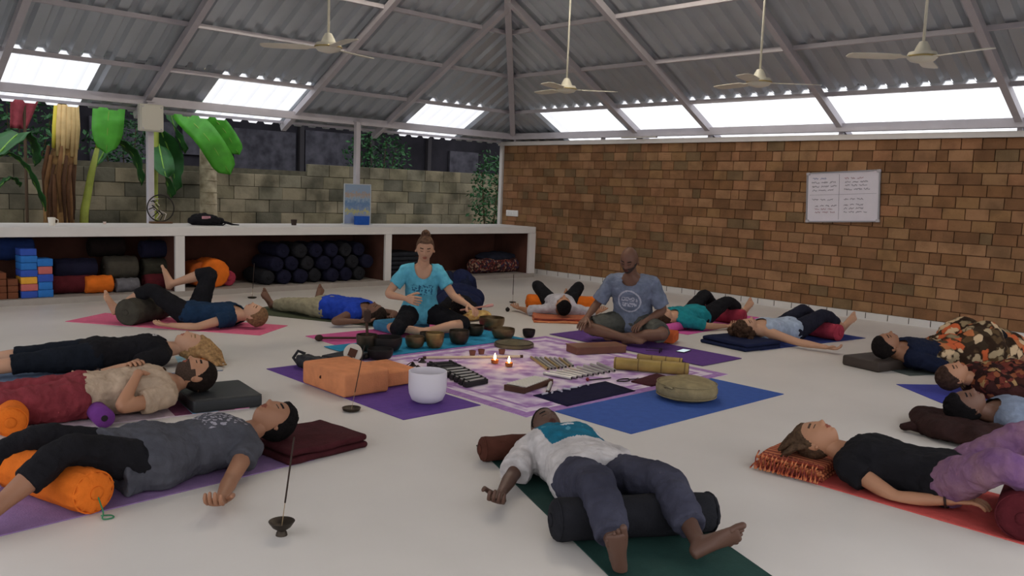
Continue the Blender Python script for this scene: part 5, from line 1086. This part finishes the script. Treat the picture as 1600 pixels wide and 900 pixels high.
# black bag and case
p = P(490, 578, 0); t = thing('black_pouch', 'black soft pouch with a white emblem at the left of the orange block', 'bag', (p.x, p.y, .005)); mb = MB(); mb.box((0, 0, .05), (.13, .32, .09), bev=.03, rz=.1); me = remesh(mb, .01, 2); wrinkle(me, .012, 14, .001); me.materials.append(mat('pouch_black', (32, 32, 36), rough=.6)); link('body', me, t)
MB().box((-.07, -.04, .06), (.006, .06, .03), rz=.1).build('emblem', mat('emblem_white', (170, 168, 170)), t); MB().tube([(-.05, .16, .03), (-.06, .20, .06), (-.02, .2, .11), (.02, .16, .09)], .012, 8).build('strap', mat('pouch_black', (32, 32, 36)), t, True)
p = P(520, 566, 0); t = thing('black_case', 'flat black case lying behind the orange block', 'case', (p.x + .12, p.y, .006), .3); MB().box((0, 0, .025), (.34, .22, .05), bev=.012).build('body', mat('pouch_black', (32, 32, 36)), t)
for i in range(4): MB().box((-.12 + i * .08, -.112, .028), (.03, .006, .02)).build('clasp', mat('clasp_grey', (110, 100, 90), metal=.5), t)

def small_tube(name, label, a, b_, r, m, z, group, cat, caps=None, n=12):
    A, Bp = P(*a, z), P(*b_, z); c = (A + Bp) / 2; d = Bp - A; L = d.length; d.normalize(); t = thing(name, label, cat, (c.x, c.y, z), math.atan2(d.y, d.x), group)
    smooth_angle(MB().tube([(-L / 2, 0, 0), (L / 2, 0, 0)], r, n).build('tube', m, t)); 
    if caps:
        for s_ in (-1, 1): MB().tube([(s_ * (L / 2 - .004), 0, 0), (s_ * (L / 2 + .002), 0, 0)], r * .7, 10).build('bore', caps, t)
    return t
M_al = mat('satin_aluminium', (190, 186, 180), rough=.35, metal=.7); M_bore = mat('tube_bore', (40, 34, 34), rough=.9)
for i in range(8): small_tube('chime_tube', 'short chime tube, %s from the left in the upper row' % ORD[i], (830 + i * 7.4, 558 + i * .3), (856 + i * 5.6, 576.5 - i * .7), .011, M_al if i % 3 else mat('brass_tube', (190, 164, 110), rough=.35, metal=.7), .016, 'upper row of chime tubes', 'chime', M_bore)
for i in range(9): small_tube('chime_tube', 'long silver chime tube, %s from the left in the lower row' % ORD[i], (850 + i * 10.5, 583 - i * 1.9), (893 + i * 8.4, 591 - i * 1.5), .0135, M_al, .018, 'lower row of chime tubes', 'chime', M_bore)
# black bar chimes with pale strips
for i in range(9):
    a = P(668 + i * 7.2, 574 + i * 3.9, .006); t = thing('bar_chime', 'black wooden chime bar, %s from the back of its row' % ORD[i], 'chime', a, math.radians(-16 + i * 2.5), 'row of black bar chimes')
    L = .22; MB().box((L / 2, 0, .018), (L, .045, .036), bev=.006).build('resonator', mat('black_wood', (30, 27, 28), rough=.5), t)
    if i > 2: MB().box((L / 2, 0, .042), (L * .9, .026, .008), bev=.002).build('bar', M_al, t)
    for s_ in (.12, .88): MB().box((L * s_, 0, .04), (.016, .034, .012)).build('felt', mat('black_wood', (30, 27, 28)), t)
for i, (x, y, r) in enumerate(((612, 571, .035), (645, 572, .03), (660, 566, .035), (622, 575, .028), (652, 578, .028), (635, 580, .02))):
    t = thing('hand_cymbal', 'small dark hand cymbal on a cord, %s from the left beside the bar chimes' % ORD[(0, 3, 5, 1, 4, 2)[i]], 'cymbal', P(x, y, .004), rk.uniform(0, 3), 'hand cymbals left of the bar chimes'); smooth_angle(MB().lathe([(r, 0), (r, .004), (r * .6, .012), (r * .35, .028), (.004, .034)], n=20).build('disc', M_dk, t)); MB().tube([(0, 0, .034), (.02, .02, .03), (.05, .01, .006), (.09, .03, .005)], .004, 6).build('cord', mat('leather_cord', (70, 46, 34)), t, True)
p = P(740, 560, .004); t = thing('flute', 'long pale wooden flute lying across the back of the cloth', 'flute', (p.x, p.y, .016), math.radians(-28)); smooth_angle(MB().tube([(-.42, 0, 0), (.42, 0, 0)], .011, 12).build('tube', mat('pale_wood', (200, 184, 160), rough=.6), t))
for i in range(6): MB().lathe([(.004, 0), (.004, .001), (.001, .001)], n=8).build('hole', M_bore, t, loc=(-.1 + i * .07, 0, .0105))
for s_ in (-1, 1): MB().tube([(s_ * .4, 0, 0), (s_ * .425, 0, 0)], .013, 12).build('ring', mat('leather_cord', (70, 46, 34)), t)
# tea lights
for (x, y, l) in ((773, 568, 'left burning tea light on the lilac cloth'), (795, 573, 'right burning tea light on the lilac cloth')):
    t = thing('tea_light', l, 'candle', P(x, y, .004)); smooth_angle(MB().lathe([(.018, 0), (.028, .004), (.032, .02), (.03, .034), (.026, .034), (.024, .024), (.004, .024)], n=20).build('holder', mat('amber_glass', (150, 84, 40), rough=.2), t)); MB().tube([(0, 0, .022), (0, 0, .034)], .0015, 5).build('wick', M_bore, t)
    smooth_angle(MB().lathe([(.001, .03), (.009, .042), (.011, .052), (.006, .068), (.001, .085)], n=12).build('flame', emis('candle_flame', (255, 190, 100), 30), t))
for (x, y, l) in ((784, 553, 'small wooden cup behind the tea lights'), (752, 553, 'small brown cup at the back of the cloth'), (738, 555, 'small reddish cup beside the brown one')): cup(l, P(x, y, .004), .03, .04, mat('red_wood', (120, 74, 60)))
# glockenspiel and frame of keys
t = thing('glockenspiel', 'wooden glockenspiel frame with white keys', 'glockenspiel', P(832, 606, .004), math.radians(14)); Mw = mat('dark_walnut', (76, 48, 34), rough=.6, var=.2)
for s_ in (-1, 1): MB().box((0, s_ * .07 + .03, .02), (.38, .02, .04), bev=.003).build('rail', Mw, t)
for s_ in (-1, 1): MB().box((s_ * .19, .03, .02), (.02, .17, .04), bev=.003).build('end', Mw, t)
for i in range(11): MB().box((-.16 + i * .032, .03, .044), (.024, .165 - i * .004, .008), bev=.002).build('key', mat('ivory_key', (214, 208, 196), rough=.4), t)
t = thing('bell_strap', 'strap of small bells beside the glockenspiel', 'bells', P(858, 607, .004), math.radians(40)); MB().box((0, 0, .004), (.26, .03, .006)).build('strap', mat('leather_cord', (70, 46, 34)), t)
for i in range(9): MB().ell((-.115 + i * .029, 0, .018), (.012, .014, .012), 10, 6).build('bell', M_al, t, True)
def flatcloth(name, label, corners, m, z=.004, th=.006, cat='cloth'):
    q = [P(*c, z) for c in corners]; c0 = sum(q, Vector()) / 4; mb = MB(); vs = []; fs = []; N = 10
    for i in range(N + 1):
        for j in range(N + 1):
            u, v = i / N, j / N; p = (q[0] * (1 - u) + q[1] * u) * (1 - v) + (q[3] * (1 - u) + q[2] * u) * v - c0; vs.append((p.x, p.y, th * .5 + .003 * noise.noise((i * .9, j * .9, 1))))
    for i in range(N):
        for j in range(N): a = i * (N + 1) + j; fs.append((a, a + N + 1, a + N + 2, a + 1))
    o = mb.add(vs, fs).build(name, m, None, True, (c0.x, c0.y, z)); md = o.modifiers.new('t', 'SOLIDIFY'); md.thickness = th; return tag(o, label, cat)
flatcloth('velvet_cloth', 'dark navy velvet cloth at the front of the altar cloth', ((833, 618), (886, 635), (993, 611), (946, 596)), cloth('navy_velvet', (24, 22, 50)), .005)
flatcloth('wine_pouch', 'dark wine cloth pouch behind the royal blue mat', ((986, 597), (1018, 604), (1058, 594), (1026, 585)), cloth('wine_velvet', (70, 34, 40)), .005, .02, 'pouch')
for i in range(7): 
    t = thing('crystal_point', 'small pale crystal, %s from the left along the navy velvet' % ORD[i], 'crystal', P(852 + i * 11, 616 - i * 2.4, .012), i * .7, 'row of crystals on the navy velvet'); smooth_angle(MB().tube([(-.03, 0, .006), (.018, 0, .006), (.032, 0, .006)], [.007, .008, .001], 6).build('body', mat('pale_quartz', (190, 184, 196), rough=.2), t), 20)
p = P(918, 594, .012); t = thing('bead_mallet', 'thin stick with a red bead end on the lilac cloth', 'mallet', p, math.radians(-12)); MB().tube([(0, 0, 0), (.22, 0, 0)], .005, 8).build('stick', M_dk, t, True); MB().ell((0, 0, .006), (.014, .014, .014), 12, 8).build('bead', mat('red_bead', (120, 36, 44), rough=.4), t, True)
p = P(975, 594, .012); t = thing('cord_loop', 'dark cord loop lying beside the wine pouch', 'cord', p); MB().tube([(.06 * math.cos(a) * (1 + .2 * math.sin(3 * a)), .035 * math.sin(a), 0) for a in [2 * math.pi * j / 24 for j in range(24)]], .005, 6, closed=True).build('cord', M_dk, t, True); MB().tube([(.05, 0, 0), (.12, -.02, -.003), (.17, .0, -.004)], .004, 6).build('tail', M_dk, t, True)
# bamboo rain sticks
M_bam = mat('bamboo', (150, 124, 66), rough=.5, var=.2, vscale=9)
def bamboo(label, a, b_, r, z):
    t = small_tube('bamboo_tube', label, a, b_, r, M_bam, z, 'bamboo rain sticks', 'rain stick', M_bore, 18); L = (P(*b_, z) - P(*a, z)).length
    for q in (-.48, -.17, .14, .45): MB().tube([(q * L - .006, 0, 0), (q * L, 0, 0), (q * L + .006, 0, 0)], [r * .98, r * 1.07, r * .98], 18).build('node', mat('bamboo_node', (110, 88, 48), rough=.6), t, True)
bamboo('thick bamboo rain stick lying at the right edge of the cloth', (960, 567), (1076, 577), .05, .055)
bamboo('thinner bamboo rain stick behind the thick one', (996, 559), (1066, 566), .035, .04)
# wooden box in front of the seated man, phone, glasses, rolled mat
t = thing('drum_box', 'flat reddish wooden box in front of the shaven-headed person', 'box', P(940, 553, .004), math.radians(-20)); M_rw = mat('red_wood2', (108, 68, 52), rough=.5, var=.25, vscale=4)
MB().box((0, .10, .03), (.50, .20, .06), bev=.004).build('body', M_rw, t); MB().box((0, .10, .063), (.51, .21, .008), bev=.002).build('lid', mat('red_wood3', (122, 82, 62), rough=.5, var=.25, vscale=4), t)
t = thing('phone', 'phone with a lit pale screen on the purple mat', 'phone', P(1068, 549, .01), math.radians(12)); MB().box((0, 0, .004), (.16, .08, .008), bev=.003).build('body', mat('phone_dark', (40, 40, 46), rough=.3), t); MB().box((0, 0, .0085), (.145, .07, .001)).build('screen', emis('screen_glow', (196, 214, 220), .35), t)
t = thing('sunglasses', 'dark glasses lying on the purple mat beside the phone', 'glasses', P(1032, 551, .01), .4)
for s_ in (-1, 1): MB().ell((s_ * .035, 0, .02), (.028, .004, .02), 12, 6).build('lens', M_dk, t, True); MB().tube([(s_ * .065, 0, .025), (s_ * .066, .12, .02)], .003, 6).build('temple', M_dk, t)
p = P(1052, 520, .0); t = thing('rolled_mat', 'rolled bright pink mat end beside the orange block', 'mat', (p.x + .02, p.y + .04, .05), math.radians(5)); 
M_pk = foam('mat_pink2', (206, 92, 160)); MB().tube([(-.3, 0, 0), (.26, 0, 0)], .045, 20).build('roll', M_pk, t, True)
MB().tube([(.262 + .0002 * j, (.004 + .0009 * j) * math.cos(j * .5), (.004 + .0009 * j) * math.sin(j * .5)) for j in range(44)], .002, 4).build('spiral', mat('roll_dark', (110, 40, 80)), t)
t = thing('rolled_mat', 'small purple roll standing by the tan T-shirt', 'mat', P(157, 662, 0) + Vector((0, .06, .06)), math.radians(85)); MB().tube([(-.18, 0, 0), (.06, 0, 0)], .055, 20).build('roll', foam('mat_purple3', (110, 54, 130)), t, True); MB().tube([(-.182, 0, 0), (-.178, 0, 0)], .018, 14).build('hole', M_bore, t)
# incense holders
def incense(px, py, h, lean, label, r=.05, bh=.02, foot=False, stick=.0028):
    t = thing('incense_holder', label, 'incense holder', P(px, py, 0)); m = metal('incense_bowl', (62, 54, 46), .5)
    prof = [(r * .45, 0), (r * .4, .012), (r * .3, .02), (r * .7, .035), (r, bh + .03), (r * .93, bh + .03), (r * .6, .042), (.004, .034)] if foot else [(r * .6, 0), (r * .9, .006), (r, bh), (r * .9, bh), (r * .7, .01), (.004, .009)]
    smooth_angle(MB().lathe(prof, n=28).build('bowl', m, t), 45); z0 = .034 if foot else .008; e = Vector((lean[0], lean[1], h)); s0 = Vector((0, 0, z0)); MB().tube([s0, s0.lerp(e, .28)], stick * .5, 6).build('bare_stick', mat('stick_wood', (150, 128, 96)), t); MB().tube([s0.lerp(e, .27), e], stick, 8).build('incense', mat('incense_dark', (54, 42, 36), rough=.95), t, True); return t
incense(440, 836, .40, (.04, -.02), 'footed dark incense bowl in the foreground with a tall leaning stick', .052, .028, True, .0036)
incense(549, 642, .40, (.10, .02), 'shallow incense dish by the large orange block', .058, .022)
incense(394, 466, .42, (.02, -.01), 'incense dish on the floor near the middle bay', .055, .015, stick=.004)
incense(801, 473, .36, (-.0, 0), 'incense dish on the floor before the right end of the counter', .045, .012, stick=.004)
t = thing('ball', 'small dark ball on the open floor behind the bowls', 'ball', P(793, 487, .0)); MB().ell((0, 0, .026), (.026, .026, .026), 14, 10).build('body', M_dk, t, True); MB().tube([(0, 0, .05), (0, 0, .056)], .006, 8).build('knob', M_dk, t)
